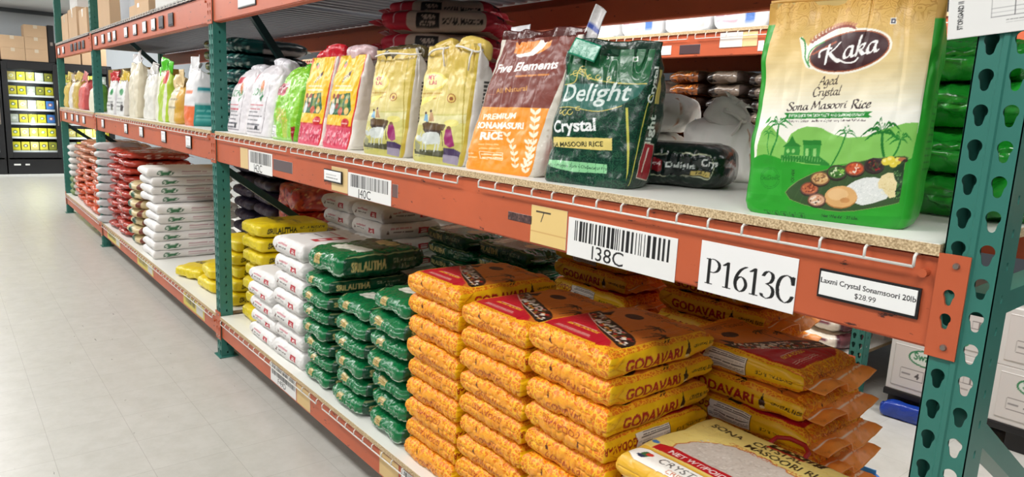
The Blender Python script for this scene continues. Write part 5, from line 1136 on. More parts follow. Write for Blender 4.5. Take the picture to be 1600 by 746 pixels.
gs = Art(.12, .375, .003, (214, 210, 206)); gs.lines_of_type(.05, .26, .02, 12, .012, .012, (60, 60, 60), 3); gs.rect(0, 0, .012, .375, (190, 166, 60)); gs.poly([(.05, .08), (.12, .12), (.12, .17), (.07, .16)], (220, 200, 60))
GLD = [bag_mesh('gold_bag', .295, .12, .375, {'-y': g2, '+x': gs, '-x': (214, 190, 100), '+y': (214, 190, 100), '+z': (190, 160, 70)}, (214, 190, 100), P_FILM, tp, .04, .0022, 25 + i, .006, .10, .012, 5.5, skew=.02, taper=.92) for i, tp in enumerate(('fold', 'fold'))]
lobe = bag_mesh('bunched_lobe', .125, .05, .065, {}, (206, 178, 84), P_FILM, 'round', .0, .006, 31, .006, .1, .016, 4); lobe2 = bag_mesh('bunched_lobe', .125, .05, .065, {}, (214, 188, 96), P_FILM, 'round', .0, .006, 32, .006, .1, .016, 4)
tie1 = ring('tie', .058, .026, .0035, M_STRING); roll = bag_mesh('rolled_top', .28, .05, .055, {}, (84, 74, 48), P_GLOSS, 'round', .0, .006, 33, .008, .1, .014, 3.5)
stand_bag('rice_bag', 'pale gold rice bag with ox scene, its top tied into two bunches', 'rice bag', SG, (-1.905, .03, ZU), .06, GLD[0], [('bunched_lobe', lobe, (-.055, .06, .333), (0, -.22, 0)), ('bunched_lobe', lobe2, (.085, .06, .335), (0, .2, 0)), ('tie', tie1, (-.055, .06, .36), (.1, -.2, 0)), ('tie', tie1, (.09, .06, .364), (.1, .2, 0))])
stand_bag('rice_bag', 'pale gold rice bag with ox scene and dark rolled top', 'rice bag', SG, (-2.262, .03, ZU), .05, GLD[1], [('rolled_top', roll, (.02, .058, .338), (0, -.03, 0)), ('tie', ring('tie', .138, .036, .003, M_STRING, False), (.02, .058, .356), (0, 0, 0))])

# ---- two yellow bags with red trim
def feast(W, Hh):
    a = Art(W, Hh, .0018, (240, 194, 40)); r = random.Random(3)
    a.rect(0, 0, W, Hh * .235, (218, 78, 104)); a.rect(0, Hh * .235, W, Hh * .25, (190, 36, 40)); a.speckle(W * .05, Hh * .04, W * .95, Hh * .2, 90, .007, [(200, 56, 86), (234, 130, 150), (240, 170, 180)], 3)
    for i in range(6): a.line([(W * (.08 + .15 * i), Hh * .05), (W * (.12 + .15 * i), Hh * .12), (W * (.18 + .15 * i), Hh * .07)], .004, (150, 30, 60), smooth=True)
    a.poly([(W * .04, Hh * .36), (W * .1, Hh * .50), (W * .4, Hh * .58), (W * .74, Hh * .60), (W * .86, Hh * .42), (W * .78, Hh * .36)], (30, 98, 54))
    for i in range(12): a.ell(W * (.2 + .16 * (i % 4)), Hh * (.555 - .05 * (i // 4)), .014, .012, r.choice([(226, 200, 160), (150, 60, 40), (220, 160, 60), (120, 140, 60)]))
    a.ell(W * .2, Hh * .42, .026, .024, (214, 220, 222)); a.ell(W * .52, Hh * .40, .02, .017, (196, 84, 50)); a.ell(W * .72, Hh * .405, .018, .015, (230, 190, 110))
    a.poly([(W * .36, Hh * .70), (W * .58, Hh * .78), (W * .60, Hh * .84), (W * .38, Hh * .77)], (60, 28, 26)); a.text('GSR', W * .48, Hh * .745, .026, (240, 220, 170), ang=.5, bold=.03); a.lines_of_type(W * .2, Hh * .67, W * .5, 2, .016, .010, (232, 226, 190), 4)
    a.ell(W * .3, Hh * .90, .014, .012, (200, 70, 40)); a.ell(W * .26, Hh * .925, .010, .008, (60, 130, 60)); a.ell(W * .74, Hh * .28, .034, .018, (200, 36, 44)); a.lines_of_type(W * .64, Hh * .275, W * .2, 1, .01, .006, (240, 200, 190), 6)
    a.rect(W * .95, 0, W, Hh, (206, 46, 40)); return a
y2 = feast(.25, .375)
ys = Art(.11, .375, .004, (216, 206, 200)); ys.rect(0, 0, .11, .12, (236, 232, 226))
YLB = [bag_mesh('yellow_bag', .25, .11, .37, {'-y': y2, '+x': ys, '-x': (214, 70, 50), '+y': (240, 196, 44), '+z': (206, 40, 50)}, (240, 196, 44), P_FILM, 'fold', .06, .0028, 45 + i, .005, .10, .008, 6, skew=.03) for i in range(2)]
redtop = bag_mesh('crumpled_red_top', .22, .07, .075, {}, (206, 36, 50), P_GLOSS, 'round', .0, .005, 47, .014, .1, .03, 3); clr = bag_mesh('clear_bag_top', .20, .06, .06, {}, (220, 190, 194), P_GLOSS, 'round', .0, .005, 48, .014, .1, .03, 3)
stand_bag('rice_bag', 'yellow rice bag with pink base and white side, next to the gold bags', 'rice bag', SG, (-2.645, .03, ZU), .03, YLB[0], [('clear_bag_top', clr, (.03, .078, .352), (0, 0, 0))])
stand_bag('rice_bag', 'yellow rice bag with pink base, next to the lime green bag', 'rice bag', SG, (-2.91, .03, ZU), .03, YLB[1], [('crumpled_red_top', redtop, (.03, .078, .348), (0, -.1, 0))])
# ---- lime green bag
a = Art(.30, .35, .002, (140, 206, 56), 1, [(395, 598), (568, 612), (640, 60), (500, 62)])
a.poly([(436, 240), (455, 165), (545, 168), (520, 250)], (196, 96, 110)); a.poly([(452, 230), (466, 182), (525, 184), (508, 236)], (150, 50, 70)); a.poly([(360, 470), (466, 478), (464, 580), (360, 575)], (232, 234, 232)); a.ell(364, 488, 10, 14, (214, 70, 50)); a.lines_of_type(380, 490, 76, 5, 20, 8, (120, 120, 120), 3, .03, -1)
for k in range(5): a.line([(505 + k * 6, 575), (500 + k * 8, 450), (500 + (k - 2) * 16, 340 + abs(k - 2) * 12)], 3.5, (206, 196, 90), smooth=True); a.speckle(490 + (k - 2) * 12, 340, 510 + (k - 2) * 12, 450, 14, 6, [(216, 206, 100), (196, 190, 80)], k)
a.poly([(560, 480), (640, 480), (640, 700), (560, 700)], (150, 30, 40)); a.poly([(400, 260), (470, 290), (500, 260), (440, 330), (395, 350)], (190, 226, 130))
LIM = bag_mesh('lime_bag', .30, .12, .34, {'-y': a, '+x': (110, 190, 40)}, (126, 200, 50), P_GLOSS, 'round', .05, .004, 51, .007, .1, .014, 5, skew=.04)
stand_bag('rice_bag', 'lime green rice bag with a pink square label', 'rice bag', SG, (-3.215, .03, ZU), .02, LIM, [('crumpled_top', bag_mesh('crumpled_top', .15, .06, .06, {}, (96, 190, 50), P_GLOSS, 'round', 0, .006, 52, .014, .1, .03, 3), (.08, .11, .29), (0, .3, 0))])
# ---- white printed bags
def white_front(W, Hh, k):
    a = Art(W, Hh, .0022, (226, 222, 226)); x0 = W * .12
    a.poly([(x0, Hh * .76), (x0 + W * .05, Hh * .88), (x0 + W * .42, Hh * .88), (x0 + W * .34, Hh * .78)] if k else [(W * .04, Hh * .74), (W * .1, Hh * .9), (W * .16, Hh * .9), (W * .1, Hh * .76)], (204, 48, 70))
    a.ell(W * .55, Hh * .70, W * .07, Hh * .09, (216, 116, 60), .3); a.ell(W * .58, Hh * .66, W * .05, Hh * .05, (226, 150, 110)); a.text('SONA', W * .42, Hh * .57, .05, (60, 140, 84), bold=.02, shear=.2); a.poly([(W * .5, Hh * .54), (W * .66, Hh * .58), (W * .58, Hh * .48)], (50, 130, 80))
    a.lines_of_type(W * .16, Hh * .44, W * .5, 2, .022, .012, (200, 90, 104), 3); a.lines_of_type(W * .14, Hh * .34, W * .5, 5, .021, .010, (90, 90, 98), 4); a.rect(W * .5, Hh * .1, W * .62, Hh * .15, (50, 50, 56))
    a.line([(W * .1, Hh * .06), (W * .76, Hh * .06), (W * .8, Hh * .72)], .004, (120, 110, 120)); return a
w2 = white_front(.325, .355, 0); w1 = white_front(.28, .34, 1)
WBG = [bag_mesh('white_bag', .325, .13, .355, {'-y': w2}, (232, 228, 230), P_FILM, 'round', .05, .005, 55, .006, .1, .012, 5, skew=.03), bag_mesh('white_bag', .28, .13, .34, {'-y': w1}, (232, 228, 230), P_FILM, 'round', .05, .005, 56, .006, .1, .012, 5, skew=.03)]
cap = bag_mesh('crumpled_top', .2, .08, .07, {}, (226, 224, 230), P_GLOSS, 'round', 0, .007, 57, .014, .1, .03, 3)
stand_bag('rice_bag', 'white printed rice bag beside the lime green bag', 'rice bag', SG, (-3.555, .03, ZU), .03, WBG[0], [('crumpled_top', cap, (.04, .11, .32), (0, .1, 0))])
stand_bag('rice_bag', 'white printed rice bag with a red corner flash', 'rice bag', SG, (-3.875, .03, ZU), .03, WBG[1], [('crumpled_top', cap, (.03, .11, .30), (0, 0, 0))])
stand_bag('rice_bag', 'plain white bag half hidden behind the upright and the red flashed bag', 'rice bag', SG, (-3.90, .24, ZU), .0, WBG[1], [('crumpled_top', cap, (.03, .11, .30), (0, 0, 0))])

# ---- sacks with red ends, stacked behind the yellow and gold bags
IW, IL, IT = .34, .52, .108
a = Art(IL, IT, .002, (206, 184, 168)); a.rect(0, 0, IL * .26, IT, (200, 30, 58)); a.line([(IL * .13, 0), (IL * .14, IT)], .004, (226, 190, 196)); a.rect(IL * .94, 0, IL, IT, (190, 30, 54)); a.rect(IL * .34, IT * .22, IL * .53, IT * .8, (26, 20, 22)); a.text('INDIA', IL * .435, IT * .54, .026, (190, 170, 156), bold=.03); a.text('GATE', IL * .435, IT * .30, .026, (190, 170, 156), bold=.03); a.text('SONA MASOORI', IL * .56, IT * .36, .036, (36, 26, 26), align='l', bold=.03, sx=.7)
b_ = Art(IW, IT, .004, (190, 30, 54)); b_.line([(.02, IT * .45), (IW - .02, IT * .5)], .005, (226, 190, 196)); b_.rect(IW * .15, IT * .68, IW * .4, IT * .95, (40, 24, 28))
IND = [sack('red_ended_sack', count((IW, IL, IT), .006), lying(IW, IL, IT, 4, .008, 141 + s, .3, freq=12, crease=.016), {'+x': a, '-x': a, '-y': b_, '+y': b_, '+z': (206, 184, 168)}, (206, 184, 168), P_WOVEN) for s in range(2)]
ISEAM = seam_mesh('sewn_end', IW * .9, .05, (190, 30, 54), P_WOVEN, 4, (226, 190, 196), wave=.012)
for cx, cy, n, rz, cn in ((-2.83, .385, 6, -.87, 'stack behind the gold bags'), (-3.15, .60, 7, -.87, 'stack behind the yellow bags')):
    for i in range(n):
        t = sack_obj('rice_sack', f'tan sack with red ends, {ordinal(i)} in the {cn}', 'rice sack', 'tan sacks with red ends', (cx + rng.uniform(-.006, .006), cy, ZU + (n - 1 - i) * .097), (0, 0, rz + rng.uniform(-.025, .025)), IND[i % 2], ISEAM, IL, IT, .097)
        f = link('front_hem', ISEAM, t); f.location = (0, .012, IT * .5); f.rotation_euler = (math.pi / 2 + .2, 0, 0)
# ---- stacks in the second bay, middle shelf
TEL = Art(.34, .09, .004, (20, 72, 70)); TEL.speckle(0, 0, .34, .09, 40, .012, [(60, 130, 120), (190, 210, 200), (14, 50, 50)], 3); TEL.line([(0, .03), (.34, .035)], .004, (170, 200, 190))
TES = Art(.5, .09, .004, (30, 44, 46)); TES.rect(0, 0, .2, .09, (20, 72, 70)); TES.speckle(.01, 0, .12, .09, 24, .01, [(60, 130, 120), (190, 210, 200), (14, 50, 50)], 5); TES.rect(.2, .0, .5, .028, (176, 170, 168)); TES.lines_of_type(.25, .06, .2, 1, .01, .014, (120, 130, 130), 3)
TE = sack('teal_sack', (26, 36, 10), lying(.36, .5, .09, 4, .008, 151, .2, freq=14), {'-y': TEL, '+x': TES}, (18, 60, 60), P_GLOSS)
for i in range(6): sack_obj('rice_sack', f'dark teal sack with striped side, {ordinal(i)} of the stack behind the upright', 'rice sack', 'dark teal sacks', (-4.42, .13, ZU + (5 - i) * .0895), (0, 0, rng.uniform(-.04, .04)), TE, TSEAM, .5, .09, .0895)
for i in range(5): sack_obj('rice_sack', f'grey white sack, {ordinal(i)} in the stack behind the brace', 'rice sack', 'grey white sacks behind the brace', (-3.86, .56, ZU + (4 - i) * .0915), (0, 0, rng.uniform(-.06, .06)), WHT[i % 2], WSEAM, WL, WT, .0915)
GSa = Art(.2, .08, .004, (84, 110, 36)); GSa.rect(.02, .02, .09, .06, (120, 140, 60)); GSa.rect(.11, .0, .2, .08, (50, 66, 26))
GS = sack('olive_sack', (16, 20, 8), lying(.26, .3, .077, 4, .007, 161, .2, freq=14), {'-y': GSa, '+x': (52, 66, 28)}, (76, 100, 34), P_GLOSS)
for i in range(8): sack_obj('rice_sack', f'olive green sack left of the upright, {ordinal(i)} in its column', 'rice sack', 'olive green sacks', (-5.12, .27, ZU + (7 - i) * .072), (0, 0, rng.uniform(-.06, .06)), GS, PSEAM, .3, .077, .072)
def far_bag(lab, px0, px1, h, front, side, y=.03, dp=.16, top='gather', art=None, neck=None, mat=P_FILM, seed=1, sart=None):
    x0, x1 = front_x(px0, y, ZU), front_x(px1, y, ZU); W = min(.34, abs(x1 - x0) * .94)
    me = bag_mesh('bag', W, dp, h, {'-y': art or front, '+x': sart or side, '-x': front}, front, mat, top, .03, .011, 60 + seed, .008, .12, .016, 5)
    t = stand_bag('rice_bag', lab, 'rice bag', 'far rice bags on the middle shelf', ((x0 + x1) / 2, y, ZU), 0, me, [('bunched_top', strip('bunched_top', W * .62, .10, neck or front, P_GLOSS, seed, .035, None, .004, .008), (.02 * (-1) ** seed, .06, h - .02), (-.15, .2 * (-1) ** seed, .1)), ('crumpled_fold', strip('crumpled_fold', W * .4, .07, neck or front, P_GLOSS, seed + 3, .04, None, .004, .008), (-.03 * (-1) ** seed, .05, h - .02), (-.4, -.3 * (-1) ** seed, .2))])
    return t
aw = Art(.34, .36, .006, (232, 232, 234)); aw.rect(0, 0, .34, .13, (232, 118, 70)); aw.rect(.1, .2, .3, .225, (226, 130, 90))
asd = Art(.3, .36, .006, (232, 232, 234)); asd.rect(0, 0, .3, .14, (46, 150, 144)); asd.rect(.02, .22, .2, .25, (46, 150, 160)); asd.lines_of_type(.02, .1, .26, 3, .03, .02, (120, 196, 190), 3)
far_bag('white bag with orange and teal base panels beside the upright', 284, 300, .36, (232, 232, 234), (232, 232, 234), .05, .26, 'fold', aw, None, P_FILM, 1, asd)
al = Art(.3, .34, .006, (226, 224, 206)); al.rect(.12, 0, .24, .3, (176, 206, 60)); al.rect(.18, .25, .28, .34, (206, 70, 60))
far_bag('lime and white bag with a bright green bunched top', 240, 258, .36, (206, 210, 150), (176, 206, 60), .04, .14, 'fold', al, (90, 200, 50), P_FILM, 2)
ac = Art(.3, .3, .006, (226, 214, 180)); ac.rect(.22, 0, .3, .3, (206, 160, 60)); ac.lines_of_type(.04, .24, .2, 6, .03, .014, (150, 140, 110), 3)
far_bag('cream bag with an amber edge between lime and white bags', 260, 277, .27, (226, 214, 180), (206, 156, 60), .03, .14, 'round', ac, (226, 200, 150), P_FILM, 3)
far_bag('plain white bag with folded neck left of the lime bag', 221, 239, .34, (224, 222, 214), (214, 210, 200), .05, .16, 'fold', None, (206, 204, 200), P_FILM, 4)
far_bag('tall cream bag with a silvery neck, tallest of the far bags', 194, 218, .44, (222, 214, 192), (206, 196, 170), .03, .2, 'fold', None, (214, 214, 214), P_FILM, 5)
ag = Art(.3, .3, .006, (226, 226, 224)); ag.ell(.2, .2, .05, .03, (60, 150, 90)); ag.lines_of_type(.03, .14, .24, 4, .03, .014, (120, 120, 120), 3); ag.rect(.2, .04, .27, .1, (60, 50, 50))
far_bag('white bag with green oval label near the third upright', 178, 194, .30, (226, 226, 224), (206, 200, 190), .03, .14, 'fold', ag, (220, 190, 80), P_FILM, 6)
far_bag('white bag with red and yellow bow right of the third upright', 164, 178, .30, (222, 220, 224), (206, 204, 206), .03, .14, 'fold', ag, (196, 50, 50), P_FILM, 7)
far_bag('pink bag in the farthest bay', 119, 132, .33, (214, 104, 98), (190, 84, 84), .03, .2, 'round', None, (206, 96, 90), P_FILM, 8)
far_bag('cream bag with green base beside the third upright', 137, 147, .28, (226, 222, 200), (96, 150, 60), .04, .14, 'round', None, (226, 222, 200), P_FILM, 9)
far_bag('gold striped bag at the far end of the middle shelf', 99, 104, .34, (206, 180, 90), (190, 160, 80), .03, .18, 'round', None, (214, 190, 100), P_FILM, 10)
far_bag('white bag between the gold bags at the far end', 106, 112, .33, (220, 216, 212), (206, 190, 170), .04, .16, 'round', None, (206, 190, 170), P_FILM, 11)
far_bag('gold bag left of the pink bag', 112, 119, .34, (200, 170, 80), (190, 160, 80), .03, .14, 'round', None, (206, 180, 90), P_FILM, 12)
# cartons
def carton(lab, x0, x1, y0, y1, z0, z1, mat=None, grp='cartons', art=None, tape=True, name='carton', seed=0):
    t = thing(name, lab, 'carton', ((x0 + x1) / 2, (y0 + y1) / 2, z0), 0, grp); hx, hy, h = (x1 - x0) / 2, (y1 - y0) / 2, z1 - z0
    boxes('box', [(-hx, hx, -hy, hy, 0, h)], mat or M_CARD, t, .004)
    if tape: boxes('tape', [(-.03, .03, -hy - .0012, hy + .0012, h * .72, h + .0012), (hx - .001, hx + .0012, -.03, .03, h * .72, h + .0012)], M_TAPE, t)
    if art: card('print', art, 2 * hx * .9, h * .8, .002, t, (0, -hy - .001, h * .1), res=.004)
    return t
M_AMBER = plain('amber_carton', (176, 132, 36), .6, vary=.2, bscale=5); M_WINE = plain('wine_carton', (116, 22, 34), .6)
for k, (px0, px1) in enumerate(((160, 177), (178, 195), (196, 213))):
    xa, xb = front_x(px0, .55, 1.7), front_x(px1, .55, 1.7)
    carton(f'dark red carton at the back of the second bay, {ordinal(k)} from the third upright', xa, xb - .02, .62, 1.0, ZU, 1.60, M_WINE, 'dark red cartons')
    carton(f'amber carton on a dark red one, {ordinal(k)} from the third upright', xa, xb - .02, .62, 1.0, 1.601, 1.82, M_AMBER, 'amber cartons')
# top shelf cartons and drums
ZT2 = 2.0735
TB = [(-10.25, -9.75, 2.40, .30, 'tan carton, outermost on the top shelf at the far end'), (-9.70, -9.1, 2.42, .55, 'large tan carton on the top shelf at the far end'), (-8.95, -8.45, 2.36, .45, 'tan carton on the top shelf next to the third upright')]
for xa, xb, zt, dy, lb in TB: carton(lb, xa, xb, .06, .06 + dy, ZT2, zt, M_CARD, 'top shelf cartons')
carton('carton stacked on the large tan carton of the top shelf', -9.66, -9.14, .08, .55, 2.4215, 2.70, M_CARDW, 'top shelf cartons')
carton('tall tan carton on the top shelf right of the third upright', -7.75, -7.2, .05, .6, ZT2, 2.62, M_CARD, 'top shelf cartons')
carton('tan carton with open flaps on the top shelf', -6.2, -5.72, .05, .55, ZT2 + .10, 2.6, M_CARD, 'top shelf cartons'); carton('flat cardboard tray under the open flapped carton', -6.3, -5.66, .03, .6, ZT2, ZT2 + .099, M_CARD, 'top shelf cartons')
carton('wide white carton on the top shelf near the second upright', -5.55, -4.35, .05, .6, ZT2, 2.6, M_CARDW, 'top shelf cartons', tape=False)
wrap = plain('stretch_wrap', (206, 208, 212), .12, vary=.1, bscale=12, bump=.3)
for k, x in enumerate((-6.88, -6.5)):
    bm = bmesh.new(); tube(bm, [(0, 0, 0), (0, 0, .03), (0, 0, .3), (0, 0, .5), (0, 0, .53)], [.15, .17, .175, .172, .15], 24); t = thing('wrapped_drum', 'silvery wrapped drum on the top shelf, ' + ('beside the tall carton' if k == 0 else 'beside the open flapped carton'), 'drum', (x, .25, ZT2), 0, 'wrapped drums'); bm_obj('drum', bm, wrap, t, True)
    bm = bmesh.new(); tube(bm, [(0, 0, .53), (0, 0, .545)], .155, 24); bm_obj('lid', bm, M_CARDW, t)

# ------------------------------------------------------------------ the rack behind: what stands on it
LW_ = Art(.4, .15, .005, (232, 234, 236)); LW_.rect(.26, .03, .33, .12, (90, 130, 200)); LW_.lines_of_type(.04, .09, .18, 2, .04, .02, (196, 120, 150), 3)
WPK = [sack('white_pack', (22, 18, 10), lying(.36, .3, .15, 5, .012, 171 + s, .1, freq=12), {'-y': LW_ if s else (236, 236, 236)}, (234, 234, 236), P_GLOSS) for s in range(2)]
for k in range(8):
    sack_obj('rice_sack', f'white pack on the top shelf of the rack behind, {ordinal(k)} counted from the gold bag', 'rice sack', 'white packs on the rack behind', (-2.2 - k * .39, Y2 + .03, 2.07), (0, 0, rng.uniform(-.05, .05)), WPK[k % 2], PSEAM, .3, .15)
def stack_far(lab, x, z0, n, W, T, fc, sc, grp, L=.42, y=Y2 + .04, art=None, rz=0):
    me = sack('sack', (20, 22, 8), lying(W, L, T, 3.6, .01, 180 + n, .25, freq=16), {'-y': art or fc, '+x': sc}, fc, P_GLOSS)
    sm = seam_mesh('sewn_end', W * .8, .02, fc, P_GLOSS, 3)
    for i in range(n): sack_obj('rice_sack', f'{lab}, {top(i)}', 'rice sack', grp, (x + rng.uniform(-.015, .015), y + rng.uniform(0, .02), z0 + (n - 1 - i) * T), (0, 0, rz + rng.uniform(-.05, .05)), me, sm, L, T, T)
oa = Art(.3, .085, .004, (126, 70, 30)); oa.speckle(0, 0, .3, .085, 30, .014, [(60, 34, 24), (206, 120, 40), (30, 22, 20)], 3)
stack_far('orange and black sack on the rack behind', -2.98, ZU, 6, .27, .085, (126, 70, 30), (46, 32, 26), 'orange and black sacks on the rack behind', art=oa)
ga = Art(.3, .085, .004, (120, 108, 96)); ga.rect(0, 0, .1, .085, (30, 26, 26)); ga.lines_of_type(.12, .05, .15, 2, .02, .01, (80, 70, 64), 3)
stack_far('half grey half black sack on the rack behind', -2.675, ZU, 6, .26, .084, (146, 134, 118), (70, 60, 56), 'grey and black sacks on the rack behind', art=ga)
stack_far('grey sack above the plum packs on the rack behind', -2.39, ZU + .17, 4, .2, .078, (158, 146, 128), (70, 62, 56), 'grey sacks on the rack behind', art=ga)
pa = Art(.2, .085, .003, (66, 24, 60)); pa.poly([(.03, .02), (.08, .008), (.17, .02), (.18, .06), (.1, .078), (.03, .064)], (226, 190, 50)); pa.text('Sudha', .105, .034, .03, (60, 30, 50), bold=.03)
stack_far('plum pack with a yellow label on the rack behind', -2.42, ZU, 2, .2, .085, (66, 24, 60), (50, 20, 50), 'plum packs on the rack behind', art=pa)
pw = Art(.24, .4, .004, (206, 202, 202)); pw.text('500', .11, .33, .05, (120, 116, 120)); pw.lines_of_type(.05, .26, .15, 12, .016, .008, (110, 106, 110), 4)
stand_bag('paper_sack', 'grey printed paper sack standing on the rack behind, beside the gold bag', 'paper sack', None, (-2.165, Y2 + .02, ZU), 0, bag_mesh('paper_sack', .2, .16, .47, {'-y': pw}, (206, 202, 202), P_WOVEN, 'fold', 0, .008, 191), [('hem', strip('hem', .19, .014, (190, 186, 186), P_WOVEN, 3), (0, .08, .462), (0, 0, 0))])
stack_far('small white sack on the rack behind', -3.32, ZU, 5, .22, .09, (226, 226, 224), (206, 206, 204), 'small white sacks on the rack behind')
for k in range(6): carton(f'added dark box for the shade in the rack behind, {ordinal(k)} counted from the gold bag', -2.6 - k * .52, -2.12 - k * .52, 3.15, 3.6, ZU, 1.80, plain('shade_filler', (54, 34, 34), .7), 'dark filler boxes on the rack behind')  # boxes added to darken the gap behind the far stacks
# bottom shelf of the rack behind
fa = Art(.4, .1, .003, (232, 222, 206)); fa.rect(.09, .03, .17, .075, (70, 40, 50)); fa.rect(.2, .04, .32, .065, (130, 80, 90)); fa.rect(.37, 0, .4, .1, (90, 50, 60))
stack_far('cream sack beside the perforated foot of the rack behind', -1.90, ZL, 2, .4, .095, (232, 222, 206), (120, 70, 76), 'cream sacks on the bottom of the rack behind', art=fa)
stack_far('cream sack on the rack behind, hidden by orange stacks', -2.36, ZL, 3, .4, .095, (232, 222, 206), (120, 70, 76), 'cream sacks on the bottom of the rack behind', art=fa)
for k in range(6): carton(f'plain white carton low on the rack behind, {ordinal(k)} from its upright', -2.15 - k * .5, -1.68 - k * .5, 3.12, 3.6, ZL, .95, M_CARDW, 'white cartons on the bottom of the rack behind', tape=False)
# cartons on a pallet beyond
def swach(w, h, big=True):
    a = Art(w, h, .003, (222, 218, 214)); a.line([(0, h - .004), (w, h - .004)], .004, (190, 184, 178)); a.ell(w * .36, h * .78, .085, .045, (46, 132, 84)); a.ell(w * .36, h * .78, .076, .037, (226, 234, 226)); a.text('Swach', w * .36, h * .73, .055, (46, 132, 84), bold=.03, sx=.85)
    a.line([(w * .1, h * .22), (w * .36, h * .22), (w * .36, h * .46), (w * .1, h * .46)], .003, (130, 124, 122), closed=True); a.text('4', w * .29, h * .27, .042, (80, 76, 76), bold=.04); a.lines_of_type(w * .12, h * .34, w * .1, 1, .01, .012, (120, 116, 116), 3); a.lines_of_type(w * .5, h * .5, w * .3, 3, .03, .01, (170, 164, 160), 4)
    for x in (.78, .86): a.line([(w * x, h * .5), (w * x + .03, h * .5), (w * x + .03, h * .66), (w * x, h * .66)], .003, (130, 124, 122), closed=True)
    a.ell(w * .62, h * .16, .07, .036, (46, 132, 84)); a.ell(w * .62, h * .16, .062, .029, (226, 234, 226)); a.text('Swach', w * .62, h * .12, .042, (46, 132, 84), bold=.03, sx=.85); return a
t = thing('pallet', 'black plastic pallet under the white cartons behind the near upright', 'pallet', (-.82, 3.05, 0)); boxes('deck', [(-.66, .66, -.36, .4, .09, .125)], M_BLACK, t, .006)
for x in (-.55, 0, .55): boxes('foot', [(x - .09, x + .09, -.34, .38, 0, .09)], M_BLACK, t, .006)
t = thing('blue_bundle', 'blue wrapped bundle on the floor in front of the black pallet', 'bundle', (-1.31, 2.60, 0), .1); me = sack('bundle', (24, 14, 10), lying(.27, .08, .085, 4, .008, 195, .1, freq=20), {}, (22, 62, 160), P_GLOSS); link('wrap', me, t); link('end_fold', sack('end_fold', (6, 6, 6), lying(.03, .05, .05, 3, .004, 196), {}, (16, 48, 130), P_GLOSS), t).location = (-.13, .02, .015)
k = 0
for j in range(2):
    for i, (xa, xb) in enumerate(((-1.475, -1.0), (-.99, -.515))):
        carton('white carton with green oval print on the pallet, ' + ('upper ' if j else 'lower ') + ('one by the perforated foot' if i == 0 else 'one by the near upright'), xa, xb, 2.70, 3.3, .1255 + .285 * j, .1255 + .285 * j + .2845, M_CARDW, 'white cartons on the pallet', swach(.475 * .9, .2845 * .8), False)
carton('plain white carton standing at the right end of the pallet', -.50, -.18, 2.72, 3.3, .1255, .66, M_CARDW, 'white cartons on the pallet', None, False)
# small blue packet at the back of the bottom shelf
ba = Art(.12, .16, .002, (30, 110, 200)); ba.poly([(0, .05), (.05, .1), (.03, .16), (0, .16)], (150, 206, 90)); ba.poly([(.05, .06), (.1, .04), (.11, .1), (.07, .12)], (30, 40, 130)); ba.speckle(.02, .02, .11, .13, 20, .01, [(60, 170, 230), (20, 60, 150), (200, 230, 240)], 4)
pk = bag_mesh('blue_packet', .12, .06, .16, {'-y': ba}, (34, 120, 206), P_GLOSS, 'round', 0, .004, 198, .012, .1, .03, 3.5)
stand_bag('snack_packet', 'crumpled blue packet at the back of the bottom shelf behind the yellow sack', 'packet', None, (-.86, 1.0, ZL), .3, pk, [('crimped_top', strip('crimped_top', .07, .02, (60, 150, 220), P_GLOSS, 4, .006), (0, .03, .155), (0, 0, 0))])

# ------------------------------------------------------------------ glass cooler on the end wall
M_GLASS, _nt, _b = new_mat('cooler_glass'); _b.inputs['Roughness'].default_value = .03; _b.inputs['Transmission Weight'].default_value = 1.0; _b.inputs['IOR'].default_value = 1.05; _b.inputs['Base Color'].default_value = (.95, .98, 1, 1)
FX = -15.5
def cooler(y0, y1, lab, idx):
    w = y1 - y0; t = thing('glass_cooler', lab, 'cooler', (FX, y0, 0), 0, 'glass coolers'); dp = .75
    boxes('cabinet', [(-dp, -dp + .04, 0, w, .27, 2.03), (-dp, 0, 0, .03, .27, 2.03), (-dp, 0, w - .03, w, .27, 2.03), (-dp, 0, 0, w, 1.93, 2.03), (-dp, 0, 0, w, 0.0, .27)], M_BLACK, t)
    fr = boxes('door', [(0, .05, 0, .085, .3, 2.0), (0, .05, w - .085, w, .3, 2.0), (0, .05, .085, w - .085, 1.88, 2.0), (0, .05, .085, w - .085, .3, .40)], M_BLACK, t, .006)
    boxes('pane', [(.018, .026, .08, w - .08, .38, 1.9)], M_GLASS, fr)
    bm = bmesh.new(); tube(bm, [(.055, w - .05, .9), (.085, w - .05, .9), (.085, w - .05, 1.35), (.055, w - .05, 1.35)], .01, 8); bm_obj('handle', bm, M_STEEL, fr, True)
    for k in range(6): boxes('shelf', [(-dp + .05, -.03, .035, w - .035, .40 + k * .25, .415 + k * .25), (-.03, -.024, .035, w - .035, .395 + k * .25, .43 + k * .25)], M_WHITEP, t)
    if idx != 2: boxes('kick_label', [(.001, .003, w * .1, w * .22, .16, .19), (.001, .003, w * .3, w * .38, .16, .19)], M_WHITEP, t)
    l = bpy.data.lights.new('cooler_lamp', 'AREA'); l.shape = 'RECTANGLE'; l.size = w * .8; l.size_y = .05; l.energy = 14; l.color = (.9, .97, 1)
    for zz in (1.9, 1.38, .9):
        o = bpy.data.objects.new('cooler_lamp', l); COL.objects.link(o); o.parent = t; o.location = (-.02, w / 2, zz); o.rotation_euler = (math.radians(0), math.radians(38), 0) if zz > 1.8 else (0, math.radians(60), 0)
    return t
cooler(-1.12, -.27, 'outermost black framed glass cooler, cut by the picture edge', 0); cooler(-.25, .60, 'middle black framed glass cooler, left of the rack end', 1); cooler(.62, 1.47, 'innermost black framed glass cooler, behind the rack end', 2)
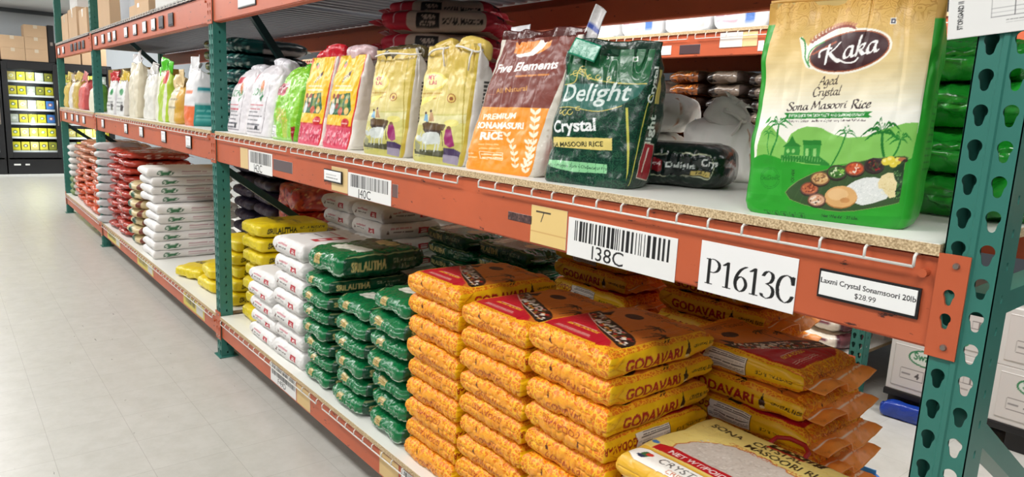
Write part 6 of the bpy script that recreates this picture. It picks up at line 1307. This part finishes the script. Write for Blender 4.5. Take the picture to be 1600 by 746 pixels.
PCOL = [(226, 214, 40), (232, 222, 90), (150, 150, 40), (236, 226, 60), (90, 190, 200), (206, 210, 190), (220, 206, 60), (214, 196, 110), (60, 120, 190)]
def packet_mesh(c, s):
    a = Art(.13, .17, .006, c); r = random.Random(s); a.rect(0, 0, .13, .03, tuple(int(v * .8) for v in c)); a.ell(.065, .1, .035, .03, r.choice([(60, 60, 70), (190, 90, 60), (240, 240, 230), (70, 120, 60)])); a.ell(.065, .1, .02, .018, r.choice([(240, 230, 90), (250, 250, 240)]))
    return sack('packet', (16, 6, 20), lambda p: np.c_[p[:, 1] * -.03, p[:, 0] * .062, (p[:, 2] + 1) * .083], {'-y': a}, c, P_CARD)
PKS = [packet_mesh(c, i) for i, c in enumerate(PCOL)]
for ci, (y0, place) in enumerate(((-.25, 'of the middle cooler'), (-1.12, 'of the outermost cooler'), (.62, 'of the innermost cooler'))):
    for k in range(6):
        for j in range(5):
            me = PKS[rng.choice((0, 1, 3, 0, 6, 2, 5, 7)) if not (j == 4 and k in (3, 2)) else (4 if k == 4 else 8)]
            o = link('food_packet', me); o.location = (FX - .10, y0 + .145 + j * .14, .4155 + k * .25); tag(o, f'packet on the {["lowest", "second", "third", "fourth", "fifth", "highest"][k]} shelf {place}, {["first", "second", "third", "fourth", "fifth"][j]} from its aisle side', 'packet', 'packets ' + place)
# cartons on top of the coolers
for y0, n, lb in ((-.66, 2, 'outer pile'), (-.23, 2, 'pile left of the tall pile'), (.13, 3, 'tall pile beside the rack end')):
    for k in range(n): carton(f'brown carton on the cooler, {ordinal(n - 1 - k)} of the {lb}', FX - .5, FX - .02, y0, y0 + (.34 if n == 3 else .355), 2.0305 + k * .212, 2.0305 + k * .212 + .211, M_CARD, 'cartons on the coolers')
for k, (ya, yb) in enumerate(((.62, .98), (1.0, 1.4))): carton('brown carton on the cooler seen through the rack, ' + ('near its end' if k == 0 else 'farther in'), FX - .5, FX - .02, ya, yb, 2.0305, 2.40, M_CARD, 'cartons on the coolers')
boxes_ = thing('dark_case', 'tall dark case beside the brown cartons on the cooler', 'case', (FX - .25, .535, 2.0305)); boxes('shell', [(-.2, .2, -.05, .05, 0, .66)], M_BLACK, boxes_, .01); boxes('clasp', [(.2, .21, -.02, .02, .3, .36)], M_STEEL, boxes_)
